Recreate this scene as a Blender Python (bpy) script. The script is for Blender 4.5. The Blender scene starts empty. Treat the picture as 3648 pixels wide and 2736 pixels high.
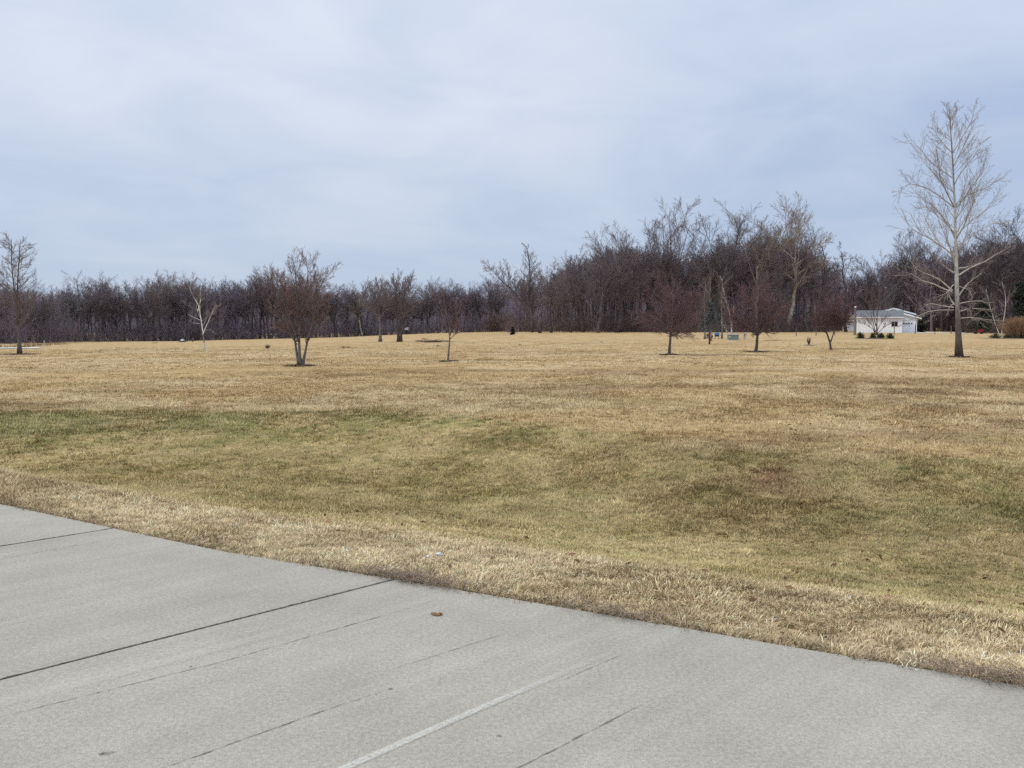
import bpy, math
import numpy as np

SC = bpy.context.scene
COL = SC.collection
RNG = np.random.default_rng(20)

# ---------------------------------------------------------------- camera model
F = 3035.0
PITCH = math.atan(218 / F)
EYE = 1.7
CA, SA = math.cos(PITCH), math.sin(PITCH)


def ray(px, py):
    xc = (px - 1824) / F
    yc = -(py - 1368) / F
    return np.array([xc, CA + yc * SA, -SA + yc * CA])


def at(px, py, Y):
    """point on the view ray at depth Y (metres ahead of the photographer)"""
    d = ray(px, py)
    return np.array([0, 0, EYE]) + d * (Y / d[1])


# ---------------------------------------------------------------- noise + terrain
def _h(ix, iy, s):
    v = np.sin(ix * 127.1 + iy * 311.7 + s * 74.7) * 43758.5453
    return v - np.floor(v)


def vnoise(x, y, s=0):
    x = np.asarray(x, float); y = np.asarray(y, float)
    ix, iy = np.floor(x), np.floor(y)
    fx, fy = x - ix, y - iy
    fx = fx * fx * (3 - 2 * fx); fy = fy * fy * (3 - 2 * fy)
    a, b = _h(ix, iy, s), _h(ix + 1, iy, s)
    c, d = _h(ix, iy + 1, s), _h(ix + 1, iy + 1, s)
    return (a * (1 - fx) + b * fx) * (1 - fy) + (c * (1 - fx) + d * fx) * fy


def fbm(x, y, s=0, o=4):
    t, a, n = 0, 0.5, 0
    for i in range(o):
        t = t + a * vnoise(x * 2 ** i, y * 2 ** i, s + i * 7.3); n += a; a *= 0.55
    return t / n


def sstep(a, b, x):
    t = np.clip((x - a) / (b - a), 0, 1)
    return t * t * (3 - 2 * t)


EX = np.array([-40, -14, -4.82, -3.33, -2.14, -0.79, 0.52, 1.55, 2.42, 8, 40.])
EY = np.array([30.5, 13.8, 7.92, 6.98, 6.24, 5.56, 4.88, 4.33, 3.88, 1.0, -16.])


def edge_y(x):
    return np.interp(x, EX, EY)


def edge_d(x, y):
    return (y - edge_y(x)) * 0.875


DPX = np.array([-1800, 0, 300, 700, 1200, 1500, 1810, 1850, 2500, 3000, 3648, 5400])
DR = np.array([125, 125, 170, 190, 215, 220, 215, 165, 150, 160, 160, 160])
DROW = np.array([1224, 1222, 1214, 1211, 1201, 1189, 1181, 1182, 1184, 1183, 1187, 1190])


def azpx(x, y):
    return 1824 + F * np.clip(np.asarray(x) / np.maximum(np.asarray(y), 1.0), -1.2, 1.2)


def ground_z(x, y):
    x = np.asarray(x, float); y = np.asarray(y, float)
    r = np.hypot(x, y)
    px = azpx(x, y)
    D = np.interp(px, DPX, DR)
    ze = EYE - (np.interp(px, DPX, DROW) - 1150) / F * D
    d = edge_d(x, y)
    dB = np.interp(px, [-600, 0, 1400, 2500, 3648, 4200], [5.6, 5.8, 11.0, 8.8, 9.0, 9.0])
    t = np.clip((d - 1.0) / (dB - 1.0), 0, 1)
    base = -0.03 - 0.27 * sstep(0, 9, d)
    z = base - 0.58 * np.sin(np.pi * t ** 0.85) ** 1.5
    far = np.clip((r - 60) / (D - 60), 0, 1.15)
    z = z + (ze + 0.3) * far
    und = (fbm(x * 0.28, y * 0.28, 3) - 0.5) * 0.16 * sstep(0.6, 5, d) + (fbm(x * 0.06, y * 0.06, 9) - 0.5) * 0.30 * sstep(8, 20, d) * (1 - 0.6 * sstep(60, 110, r))
    z = z + und
    z = z - 0.16 * (1 - sstep(-0.30, -0.02, d))
    return z


def hit(px, py):
    d = ray(px, py)
    t = np.geomspace(2.5, 420, 6000)
    p = np.array([0, 0, EYE]) + d * t[:, None]
    g = ground_z(p[:, 0], p[:, 1])
    i = np.argmax(p[:, 2] < g)
    if p[i, 2] >= g[i]:
        i = len(t) - 1
    return np.array([p[i, 0], p[i, 1], g[i]])


# ---------------------------------------------------------------- mesh helpers
def mesh_np(name, V, quads=None, tris=None, col=None, smooth=False):
    me = bpy.data.meshes.new(name)
    V = np.asarray(V, np.float32)
    nq = 0 if quads is None else len(quads)
    nt = 0 if tris is None else len(tris)
    me.vertices.add(len(V)); me.vertices.foreach_set('co', V.ravel())
    idx = []
    if nq: idx.append(np.asarray(quads, np.int32).ravel())
    if nt: idx.append(np.asarray(tris, np.int32).ravel())
    idx = np.concatenate(idx)
    me.loops.add(len(idx)); me.loops.foreach_set('vertex_index', idx)
    me.polygons.add(nq + nt)
    st = np.concatenate([np.arange(nq) * 4, nq * 4 + np.arange(nt) * 3]).astype(np.int32)
    me.polygons.foreach_set('loop_start', st)
    me.polygons.foreach_set('use_smooth', np.full(nq + nt, bool(smooth)))
    if col is not None:
        a = me.attributes.new('col', 'FLOAT_COLOR', 'POINT')
        c = np.ones((len(V), 4), np.float32); c[:, :3] = col
        a.data.foreach_set('color', c.ravel())
    me.update(calc_edges=True)
    return me


def norm(v):
    return v / np.maximum(np.linalg.norm(v, axis=-1, keepdims=True), 1e-9)


class Soup:
    """collects tubes / boxes / polygons into one mesh"""
    def __init__(s):
        s.V, s.Q, s.T, s.C, s.n = [], [], [], [], 0

    def add(s, V, Q=None, T=None, C=(0.5, 0.5, 0.5)):
        V = np.asarray(V, float).reshape(-1, 3)
        if Q is not None and len(Q): s.Q.append(np.asarray(Q, np.int64).reshape(-1, 4) + s.n)
        if T is not None and len(T): s.T.append(np.asarray(T, np.int64).reshape(-1, 3) + s.n)
        C = np.asarray(C, float)
        s.C.append(np.broadcast_to(C, (len(V), 3)).astype(np.float32)); s.V.append(V.astype(np.float32)); s.n += len(V)
        return s

    def tubes(s, P, R, sides, C):
        """P (B,n,3), R (B,n), C (B,n,3)"""
        P = np.asarray(P, float); R = np.asarray(R, float)
        B, n, _ = P.shape
        T = np.empty_like(P)
        T[:, 1:-1] = P[:, 2:] - P[:, :-2]; T[:, 0] = P[:, 1] - P[:, 0]; T[:, -1] = P[:, -1] - P[:, -2]
        T = norm(T)
        ref = norm(np.stack([np.sin(np.arange(B) * 2.4), np.cos(np.arange(B) * 2.4), 0.05 * np.ones(B)], 1))[:, None, :]
        A = norm(np.cross(T, np.broadcast_to(ref, T.shape)))
        Bn = np.cross(T, A)
        if sides == 2:
            ring = np.stack([A, -A], 2)
        else:
            th = np.arange(sides) * 2 * np.pi / sides
            ring = A[:, :, None, :] * np.cos(th)[None, None, :, None] + Bn[:, :, None, :] * np.sin(th)[None, None, :, None]
        V = P[:, :, None, :] + ring * R[:, :, None, None]
        base = np.arange(B * n).reshape(B, n) * sides
        a = base[:, :-1, None] + np.arange(1 if sides == 2 else sides)
        b = base[:, :-1, None] + (np.arange(1 if sides == 2 else sides) + 1) % sides
        Q = np.stack([a, b, b + sides, a + sides], -1).reshape(-1, 4)
        Cc = np.repeat(np.broadcast_to(C, (B, n, 3)).reshape(-1, 3), sides, 0)
        return s.add(V, Q, None, Cc)

    def tube(s, pts, rad, sides=8, C=(0.3, 0.3, 0.3), cap=True):
        pts = np.asarray(pts, float); rad = np.broadcast_to(np.asarray(rad, float), (len(pts),))
        C = np.broadcast_to(np.asarray(C, float), (len(pts), 3))
        n0 = s.n
        s.tubes(pts[None], rad[None], sides, C[None])
        if cap:
            k = s.n - n0
            s.V.append(np.array([pts[0], pts[-1]], np.float32)); s.C.append(np.array([C[0], C[-1]], np.float32))
            t = [[n0 + k, n0 + (i + 1) % sides, n0 + i] for i in range(sides)] + \
                [[n0 + k + 1, n0 + k - sides + i, n0 + k - sides + (i + 1) % sides] for i in range(sides)]
            s.T.append(np.array(t)); s.n += 2
        return s

    def box(s, x0, x1, y0, y1, z0, z1, C=(0.5, 0.5, 0.5)):
        V = [(x, y, z) for z in (z0, z1) for y in (y0, y1) for x in (x0, x1)]
        Q = [(0, 2, 3, 1), (4, 5, 7, 6), (0, 1, 5, 4), (2, 6, 7, 3), (0, 4, 6, 2), (1, 3, 7, 5)]
        return s.add(V, Q, None, C)

    def prism(s, poly, y0, y1, C=(0.5, 0.5, 0.5)):
        """polygon in xz, extruded along y (fan caps)"""
        n = len(poly)
        V = [(x, y0, z) for x, z in poly] + [(x, y1, z) for x, z in poly]
        Q = [(i, (i + 1) % n, n + (i + 1) % n, n + i) for i in range(n)]
        T = [(0, i + 1, i) for i in range(1, n - 1)] + [(n, n + i, n + i + 1) for i in range(1, n - 1)]
        return s.add(V, Q, T, C)

    def build(s, name, mat, parent=None, smooth=False):
        V = np.concatenate(s.V); C = np.concatenate(s.C)
        me = mesh_np(name, V, np.concatenate(s.Q) if s.Q else None, np.concatenate(s.T) if s.T else None, C, smooth)
        me.materials.append(mat)
        return link(name, me, parent)


def link(name, me, parent=None):
    o = bpy.data.objects.new(name, me); COL.objects.link(o)
    if parent is not None: o.parent = parent
    return o


def tag(o, label=None, cat=None, group=None, kind=None):
    for k, v in (('label', label), ('category', cat), ('group', group), ('kind', kind)):
        if v: o[k] = v
    return o


def thing(name, loc, label, cat, group=None, rz=0, scale=1.0):
    o = bpy.data.objects.new(name, None); COL.objects.link(o)
    o.location = loc; o.rotation_euler = (0, 0, rz); o.scale = (scale,) * 3
    o.empty_display_size = 0.2
    return tag(o, label, cat, group)


def copy_tree(src):
    r = src.copy(); COL.objects.link(r)
    for ch in list(src.children):
        c = ch.copy(); COL.objects.link(c); c.parent = r
        for g in list(ch.children):
            d = g.copy(); COL.objects.link(d); d.parent = c
    return r


# ---------------------------------------------------------------- materials
def new_mat(name):
    m = bpy.data.materials.new(name); m.use_nodes = True
    nt = m.node_tree; b = nt.nodes['Principled BSDF']
    b.inputs['Roughness'].default_value = 0.9
    b.inputs['Specular IOR Level'].default_value = 0.2
    return m, nt, b


def N(nt, typ, **kw):
    n = nt.nodes.new(typ)
    for k, v in kw.items():
        if k in n.inputs: n.inputs[k].default_value = v
        else: setattr(n, k, v)
    return n


def mixc(nt, a, b, fac, mode='MIX'):
    m = nt.nodes.new('ShaderNodeMix'); m.data_type = 'RGBA'; m.blend_type = mode
    for sock, v in ((m.inputs[0], fac), (m.inputs[6], a), (m.inputs[7], b)):
        if hasattr(v, 'is_linked'): nt.links.new(v, sock)
        elif isinstance(v, (int, float)): sock.default_value = v
        else: sock.default_value = (*v, 1)
    return m.outputs[2]


def ramp(nt, src, p0, p1, c0=(0, 0, 0), c1=(1, 1, 1)):
    r = nt.nodes.new('ShaderNodeValToRGB'); nt.links.new(src, r.inputs[0])
    e = r.color_ramp.elements
    e[0].position, e[1].position = p0, p1
    e[0].color, e[1].color = (*c0, 1), (*c1, 1)
    return r.outputs[0]


def attr_mat(name, rough=0.9, noise=0.0, scale=20.0, objvar=0.0, bump=0.0, spec=0.2, stretch=None):
    """colour from the mesh attribute, broken up by procedural noise"""
    m, nt, b = new_mat(name)
    a = N(nt, 'ShaderNodeAttribute', attribute_name='col')
    c = a.outputs['Color']
    tc = N(nt, 'ShaderNodeTexCoord')
    vec = tc.outputs['Object']
    if stretch:
        mp = N(nt, 'ShaderNodeMapping'); mp.inputs['Scale'].default_value = stretch
        nt.links.new(vec, mp.inputs[0]); vec = mp.outputs[0]
    if noise:
        n = N(nt, 'ShaderNodeTexNoise', Scale=scale, Detail=5.0); nt.links.new(vec, n.inputs['Vector'])
        v = ramp(nt, n.outputs[0], 0.3, 0.7, (1 - noise,) * 3, (1 + noise,) * 3)
        c = mixc(nt, c, v, 1.0, 'MULTIPLY')
        if bump:
            bp = N(nt, 'ShaderNodeBump', Strength=bump, Distance=0.02)
            nt.links.new(n.outputs[0], bp.inputs['Height']); nt.links.new(bp.outputs[0], b.inputs['Normal'])
    if objvar:
        oi = N(nt, 'ShaderNodeObjectInfo')
        v = ramp(nt, oi.outputs['Random'], 0, 1, (1 - objvar, 1 - objvar, 1 - objvar), (1 + objvar, 1 + objvar * 0.9, 1 + objvar * 0.8))
        c = mixc(nt, c, v, 1.0, 'MULTIPLY')
    nt.links.new(c, b.inputs['Base Color'])
    b.inputs['Roughness'].default_value = rough
    b.inputs['Specular IOR Level'].default_value = spec
    return m


M_BARK = attr_mat('bark', 0.95, 0.35, 14, 0.0, 0.6, 0.1, (1, 1, 0.25))
M_TWIG = attr_mat('twigs', 0.95, 0.0, spec=0.05)
M_WBARK = attr_mat('wood_bark', 0.95, 0.3, 3, 0.22, spec=0.05)
M_WTWIG = attr_mat('wood_twigs', 0.95, 0.0, objvar=0.22, spec=0.0)
M_WOOD = attr_mat('woodland', 1.0, spec=0.0)
M_BLADE = attr_mat('grass_blade', 0.75, spec=0.12)
M_PAINT = attr_mat('painted_surface', 0.6, 0.06, 1.5, spec=0.3)
M_STONE = attr_mat('stone', 0.9, 0.25, 8)
M_LEAF = attr_mat('evergreen_leaf', 0.7, spec=0.15)
M_METAL = attr_mat('enamelled_metal', 0.5, 0.10, 3, spec=0.4)
M_TIMBER = attr_mat('weathered_timber', 0.95, 0.3, 9, stretch=(1, 1, 0.15))


# ---------------------------------------------------------------- tree growing
def spawn(P, R, k, t0, t1, ang, angsd, lenf, up, wob, nseg, rr, rmin, rng, tpow=0.5, absl=None, flat=0.0, env=None):
    B, n1, _ = P.shape
    n = n1 - 1
    idx = np.repeat(np.arange(B), k); Nn = B * k
    t = t0 + (t1 - t0) * ((np.tile(np.arange(k), B) + rng.random(Nn)) / k)
    f = t * n; i = np.minimum(f.astype(int), n - 1); w = (f - i)[:, None]
    p = P[idx, i] * (1 - w) + P[idx, i + 1] * w
    tan = norm(P[idx, i + 1] - P[idx, i])
    r = R[idx, i] * (1 - w[:, 0]) + R[idx, i + 1] * w[:, 0]
    rv = rng.normal(size=(Nn, 3)); rv[:, 2] *= (1 - flat)
    perp = norm(rv - (rv * tan).sum(1, keepdims=True) * tan)
    th = np.radians(np.clip(rng.normal(ang, angsd, Nn), 4, 110))
    d = tan * np.cos(th)[:, None] + perp * np.sin(th)[:, None]
    pl = np.linalg.norm(np.diff(P, axis=1), axis=2).sum(1)[idx] if absl is None else absl
    L = pl * lenf * (1 - tpow * (t - t0) / max(t1 - t0, 1e-6)) * rng.uniform(0.7, 1.15, Nn)
    r0 = np.maximum(r * rr * rng.uniform(0.75, 1.1, Nn), rmin)
    Q = np.empty((Nn, nseg + 1, 3)); Q[:, 0] = p
    for j in range(nseg):
        d = norm(d + rng.normal(0, wob, (Nn, 3)) + np.array([0, 0, up]))
        Q[:, j + 1] = Q[:, j] + d * (L / nseg)[:, None]
    if env is not None:      # crown shape: limbs end on an ellipsoid (centre height, half width, half height)
        cz, rx, rz = env
        sc = np.full(Nn, 0.35)
        for f_ in np.linspace(0.35, 1.9, 32):
            t_ = p + (Q[:, -1] - p) * f_
            ins = (t_[:, 0] / rx) ** 2 + (t_[:, 1] / rx) ** 2 + ((t_[:, 2] - cz) / rz) ** 2 < 1
            sc = np.where(ins, f_, sc)
        sc *= rng.uniform(0.86, 1.03, Nn)
        Q = p[:, None] + (Q - p[:, None]) * sc[:, None, None]
    fr = np.linspace(1, 0.3, nseg + 1)
    RR = np.maximum(r0[:, None] * fr, rmin * 0.8)
    return Q, RR


def resample(pts, rad, n):
    pts = np.asarray(pts, float); rad = np.asarray(rad, float)
    s = np.r_[0, np.cumsum(np.linalg.norm(np.diff(pts, axis=0), axis=1))]
    u = np.linspace(0, s[-1], n)
    # smooth catmull-like: interpolate then average
    q = np.stack([np.interp(u, s, pts[:, i]) for i in range(3)], 1)
    q[1:-1] = (q[:-2] + 2 * q[1:-1] + q[2:]) / 4
    return q, np.interp(u, s, rad)


def vary(rng, B, n, c, v=0.18):
    g = rng.uniform(1 - v, 1 + v, (B, 1, 1))
    return np.broadcast_to(np.asarray(c, float), (B, n, 3)) * g


def grow(crown, stems, levels, rng, cols, sides=(6, 4, 3, 3, 3), extra=None):
    """stems: (P,R) batch; levels: list of spawn kwargs; adds all to crown soup. returns list of batches"""
    P, R = stems
    out = []
    for li, kw in enumerate(levels):
        P2, R2 = spawn(P, R, rng=rng, **kw)
        if extra is not None and li == 0:
            pass
        crown.tubes(P2, R2, sides[min(li, len(sides) - 1)], vary(rng, len(P2), P2.shape[1], cols[min(li, len(cols) - 1)]))
        out.append((P2, R2))
        P, R = P2, R2
    return out


def wood_variant(seed, kind, H=16.0):
    """returns trunk soup, crown soup for a bare woodland tree"""
    rng = np.random.default_rng(seed)
    tr, cr = Soup(), Soup()
    bark, tw = (0.105, 0.090, 0.094), (0.200, 0.168, 0.184)
    lean = np.array([0, 0, 0.])
    hh = 0.50
    if kind == 'pale':
        bark, tw = (0.36, 0.32, 0.29), (0.25, 0.205, 0.19); hh = 0.5
    if kind == 'lean': lean = np.array([-0.42, 0.1, 0]); hh = 0.6
    if kind == 'spire': hh = 0.97
    if kind == 'round': hh = 0.40
    if kind == 'vase': hh = 0.38
    if kind == 'snag': hh = 0.85
    n = 9
    z = np.linspace(0, 1, n)
    wob = np.cumsum(rng.normal(0, 0.012, (n, 2)), 0) * H
    pts = np.stack([wob[:, 0] + lean[0] * H * z ** 1.5, wob[:, 1] + lean[1] * H * z, z * H * hh], 1)
    r0 = H * 0.016
    rad = r0 * (1 - 0.72 * z); rad[0] *= 1.35
    tr.tube(pts, rad, 7, bark)
    S = (pts[None], rad[None])
    rm = 0.0085
    if kind in ('round', 'vase', 'pale'):
        env = {'round': (.60 * H, .30 * H, .31 * H), 'vase': (.66 * H, .21 * H, .29 * H), 'pale': (.62 * H, .27 * H, .31 * H)}[kind]
        a, k1 = {'round': (46, 15), 'vase': (31, 13), 'pale': (42, 12)}[kind]
        L = [dict(k=k1, t0=0.55, t1=1, ang=a, angsd=13, lenf=1.35, up=0.03, wob=0.045, nseg=7, rr=0.62, rmin=0.03, tpow=0.0, env=env),
             dict(k=9, t0=0.15, t1=1, ang=36, angsd=10, lenf=0.44, up=0.03, wob=0.035, nseg=5, rr=0.5, rmin=0.02, tpow=0.35),
             dict(k=9, t0=0.15, t1=1, ang=36, angsd=12, lenf=0.46, up=0.04, wob=0.05, nseg=3, rr=0.55, rmin=0.013, tpow=0.35),
             dict(k=6, t0=0.15, t1=1, ang=36, angsd=12, lenf=0.55, up=0.04, wob=0.10, nseg=2, rr=0.7, rmin=rm, tpow=0.3)]
    elif kind == 'spire':
        L = [dict(k=34, t0=0.28, t1=1, ang=42, angsd=10, lenf=0.30, up=0.08, wob=0.07, nseg=5, rr=0.4, rmin=0.02, tpow=0.8),
             dict(k=9, t0=0.15, t1=1, ang=34, angsd=10, lenf=0.45, up=0.06, wob=0.10, nseg=3, rr=0.6, rmin=0.014),
             dict(k=7, t0=0.2, t1=1, ang=36, angsd=12, lenf=0.48, up=0.04, wob=0.14, nseg=2, rr=0.7, rmin=rm)]
    elif kind == 'snag':
        L = [dict(k=11, t0=0.5, t1=1, ang=60, angsd=16, lenf=0.30, up=0.12, wob=0.22, nseg=6, rr=0.45, rmin=0.03, tpow=0.4),
             dict(k=7, t0=0.3, t1=1, ang=42, angsd=14, lenf=0.5, up=0.05, wob=0.20, nseg=4, rr=0.6, rmin=0.018),
             dict(k=7, t0=0.2, t1=1, ang=42, angsd=14, lenf=0.5, up=0.04, wob=0.2, nseg=3, rr=0.6, rmin=0.012),
             dict(k=4, t0=0.2, t1=1, ang=38, angsd=12, lenf=0.5, up=0.04, wob=0.2, nseg=2, rr=0.7, rmin=rm)]
    else:
        L = [dict(k=14, t0=0.50, t1=1, ang=41, angsd=13, lenf=1.0, up=0.03, wob=0.045, nseg=7, rr=0.58, rmin=0.03, tpow=0.0, env=(.62 * H, .22 * H, .31 * H)),
             dict(k=9, t0=0.15, t1=1, ang=37, angsd=11, lenf=0.45, up=0.03, wob=0.035, nseg=5, rr=0.5, rmin=0.02, tpow=0.35),
             dict(k=8, t0=0.15, t1=1, ang=37, angsd=12, lenf=0.46, up=0.04, wob=0.05, nseg=3, rr=0.55, rmin=0.013, tpow=0.35),
             dict(k=6, t0=0.15, t1=1, ang=36, angsd=12, lenf=0.55, up=0.04, wob=0.10, nseg=2, rr=0.7, rmin=rm, tpow=0.3)]
    cols = [np.array(bark) * 1.0, np.array(bark) * 0.75 + np.array(tw) * 0.25, (np.array(bark) + tw) / 2, tw]
    grow(cr, S, L, rng, cols, sides=(5, 3, 3, 3))
    top = float(np.quantile(np.concatenate([v[:, 2] for v in cr.V]), 0.996))
    return tr, cr, top


VAR = {}
for nm, kd, sd in (('a', 'plain', 1), ('b', 'plain', 2), ('c', 'plain', 5), ('d', 'plain', 8), ('e', 'plain', 13), ('round', 'round', 3), ('round2', 'round', 21),
                   ('vase', 'vase', 4), ('vase2', 'vase', 14), ('spire', 'spire', 6), ('lean', 'lean', 7), ('snag', 'snag', 9), ('pale', 'pale', 10), ('pale2', 'pale', 17)):
    t, c, top = wood_variant(sd, kd)
    VAR[nm] = [t, c, top, None]


def wood_tree(var, px, row, Y, toprow, label, group=None, rz=None, name='bare_tree', cat='tree', sink=0.1):
    t, c, top, proto = VAR[var]
    p = at(px, row, Y)
    z = float(ground_z(p[0], p[1])) - sink
    H = at(px, toprow, Y)[2] - z
    if proto is None:
        o = thing(name, (0, 0, 0), label, cat)
        t.build('trunk', M_WBARK, o, True); c.build('crown', M_WTWIG, o, True)
        VAR[var][3] = o
    else:
        o = copy_tree(proto); o.name = name
    o.location = (p[0], p[1], z)
    o.scale = (H / top,) * 3
    o.rotation_euler = (0, 0, RNG.uniform(0, 6.28) if rz is None else rz)
    for k in ('group',):
        if k in o: del o[k]
    return tag(o, label, cat, group)


# ---------------------------------------------------------------- ground
def grass_color(x, y):
    """base colour of the turf (thatch) at a point, also used to tint the blades"""
    x = np.asarray(x, float); y = np.asarray(y, float)
    r = np.hypot(x, y); px = azpx(x, y); d = edge_d(x, y)
    dB = np.interp(px, [-600, 0, 1400, 2100, 2500, 3648, 4200], [5.6, 6.2, 11.4, 9.6, 8.6, 9.4, 9.4])
    n1 = fbm(x * 0.9, y * 0.9, 11); n2 = fbm(x * 0.25, y * 0.25, 17); n3 = fbm(x * 3.1, y * 3.1, 23, 3)
    dd = d + (n1 - 0.5) * 1.3 + (n2 - 0.5) * 0.9
    swale = sstep(0.9, 2.0, dd) * (1 - sstep(dB - 0.35, dB + 0.35, dd))
    bank = np.exp(-((dd - dB + 0.9) / 1.25) ** 2) * swale * (1 - sstep(1500, 2300, px))
    tan = np.array([0.50, 0.355, 0.190]); pale = np.array([0.615, 0.485, 0.318]); straw = np.array([0.475, 0.362, 0.188])
    olive = np.array([0.335, 0.275, 0.112]); dark = np.array([0.235, 0.215, 0.088]); brown = np.array([0.27, 0.175, 0.095]); red = np.array([0.20, 0.095, 0.06])
    def mx(a, b, f): return a + (b - a) * f[..., None]
    c = mx(np.broadcast_to(tan, x.shape + (3,)), pale, sstep(0.40, 0.65, n2) * 0.5)
    c = mx(c, brown, sstep(0.52, 0.72, fbm(x * 0.16, y * 0.34, 31)) * 0.55 * (1 - 0.6 * sstep(40, 80, r)))
    c = mx(c, olive, sstep(0.54, 0.72, fbm(x * 0.35, y * 0.7, 37)) * 0.35 * (1 - sstep(25, 60, r)))
    c = mx(c, straw, swale * 0.9)
    n4 = fbm(x * 5.5, y * 5.5, 29, 3)
    c = mx(c, olive, swale * sstep(0.44, 0.64, n1 * 0.25 + n3 * 0.40 + n4 * 0.35) * 0.8)
    c = mx(c, dark, np.clip(bank * sstep(0.40, 0.58, n1 * .5 + n3 * .3 + n4 * .2) * 0.85 + swale * sstep(0.53, 0.66, n1 * .15 + n4 * .85) * 0.55, 0, 1))
    rgt = sstep(1900, 3500, px) * swale
    c = mx(c, brown, rgt * sstep(0.35, 0.6, fbm(x * 1.6, y * 1.6, 41)) * 0.40)
    c = mx(c, dark, rgt * sstep(0.47, 0.60, fbm(x * 0.9, y * 1.5, 43) * .5 + n4 * .5) * 0.75)
    rd = np.exp(-((px - 2650) / 420) ** 2) * np.exp(-((d - dB + 1.6) / 1.3) ** 2)
    c = mx(c, red, np.clip(rd * sstep(0.52, 0.62, fbm(x * 1.1, y * 1.6, 47) * .5 + n4 * .5), 0, 1) * 0.85)
    strip = 1 - sstep(0.9, 2.0, dd)
    c = mx(c, pale, strip * 0.75)
    c = mx(c, brown, strip * sstep(0.60, 0.74, n3) * 0.4)
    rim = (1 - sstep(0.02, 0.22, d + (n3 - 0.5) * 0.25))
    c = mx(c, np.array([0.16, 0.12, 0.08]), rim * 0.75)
    # right-hand patch of older, darker turf further out
    pt = np.exp(-((px - 3500) / 420) ** 2) * np.exp(-((r - 26) / 7) ** 2)
    c = mx(c, brown * 0.8, pt * sstep(0.42, 0.58, fbm(x * 0.25, y * 0.5, 53)) * 0.8)
    far = sstep(60, 140, r)
    c = mx(c, np.array([0.53, 0.385, 0.215]), far * 0.6)
    return c


def axis(lims):
    out = []
    for a, b, st in lims: out.append(np.arange(a, b, st))
    out.append([lims[-1][1]])
    return np.unique(np.concatenate(out))


gx = axis([(-1800, -400, 100), (-400, -120, 10), (-120, -40, 2.5), (-40, -12, 0.7), (-12, 12, 0.2), (12, 40, 0.7), (40, 150, 2.5), (150, 400, 10), (400, 1800, 100)])
gy = axis([(-60, -8, 4), (-8, 2, 0.6), (2, 26, 0.2), (26, 60, 0.6), (60, 260, 2.5), (260, 500, 15), (500, 2600, 150)])
X, Y = np.meshgrid(gx, gy)
Z = ground_z(X, Y)
Cg = grass_color(X, Y)
nx, ny = len(gx), len(gy)
ii = (np.arange(ny - 1)[:, None] * nx + np.arange(nx - 1)).ravel()
gq = np.stack([ii, ii + 1, ii + nx + 1, ii + nx], 1)
gm, nt, b = new_mat('dry_turf')
a = N(nt, 'ShaderNodeAttribute', attribute_name='col')
geo = N(nt, 'ShaderNodeNewGeometry')
mp = N(nt, 'ShaderNodeMapping'); mp.inputs['Scale'].default_value = (1, 1.0, 0.0); nt.links.new(geo.outputs['Position'], mp.inputs[0])
na = N(nt, 'ShaderNodeTexNoise', Scale=0.55, Detail=8.0, Roughness=0.72); nt.links.new(mp.outputs[0], na.inputs['Vector'])
nb = N(nt, 'ShaderNodeTexNoise', Scale=9.0, Detail=6.0, Roughness=0.75); nt.links.new(mp.outputs[0], nb.inputs['Vector'])
c = mixc(nt, a.outputs['Color'], ramp(nt, na.outputs[0], 0.34, 0.66, (0.70, 0.69, 0.66), (1.18, 1.18, 1.20)), 1.0, 'MULTIPLY')
c = mixc(nt, c, ramp(nt, nb.outputs[0], 0.30, 0.70, (0.48, 0.46, 0.44), (1.12, 1.13, 1.15)), 1.0, 'MULTIPLY')
nt.links.new(c, b.inputs['Base Color'])
b.inputs['Specular IOR Level'].default_value = 0.0; b.inputs['Roughness'].default_value = 1.0
bp = N(nt, 'ShaderNodeBump', Strength=0.6, Distance=0.05); nt.links.new(nb.outputs[0], bp.inputs['Height']); nt.links.new(bp.outputs[0], b.inputs['Normal'])
me = mesh_np('ground', np.stack([X, Y, Z], -1).reshape(-1, 3), gq, None, Cg.reshape(-1, 3), True)
me.materials.append(gm)
tag(link('ground', me), kind='structure')


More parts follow.
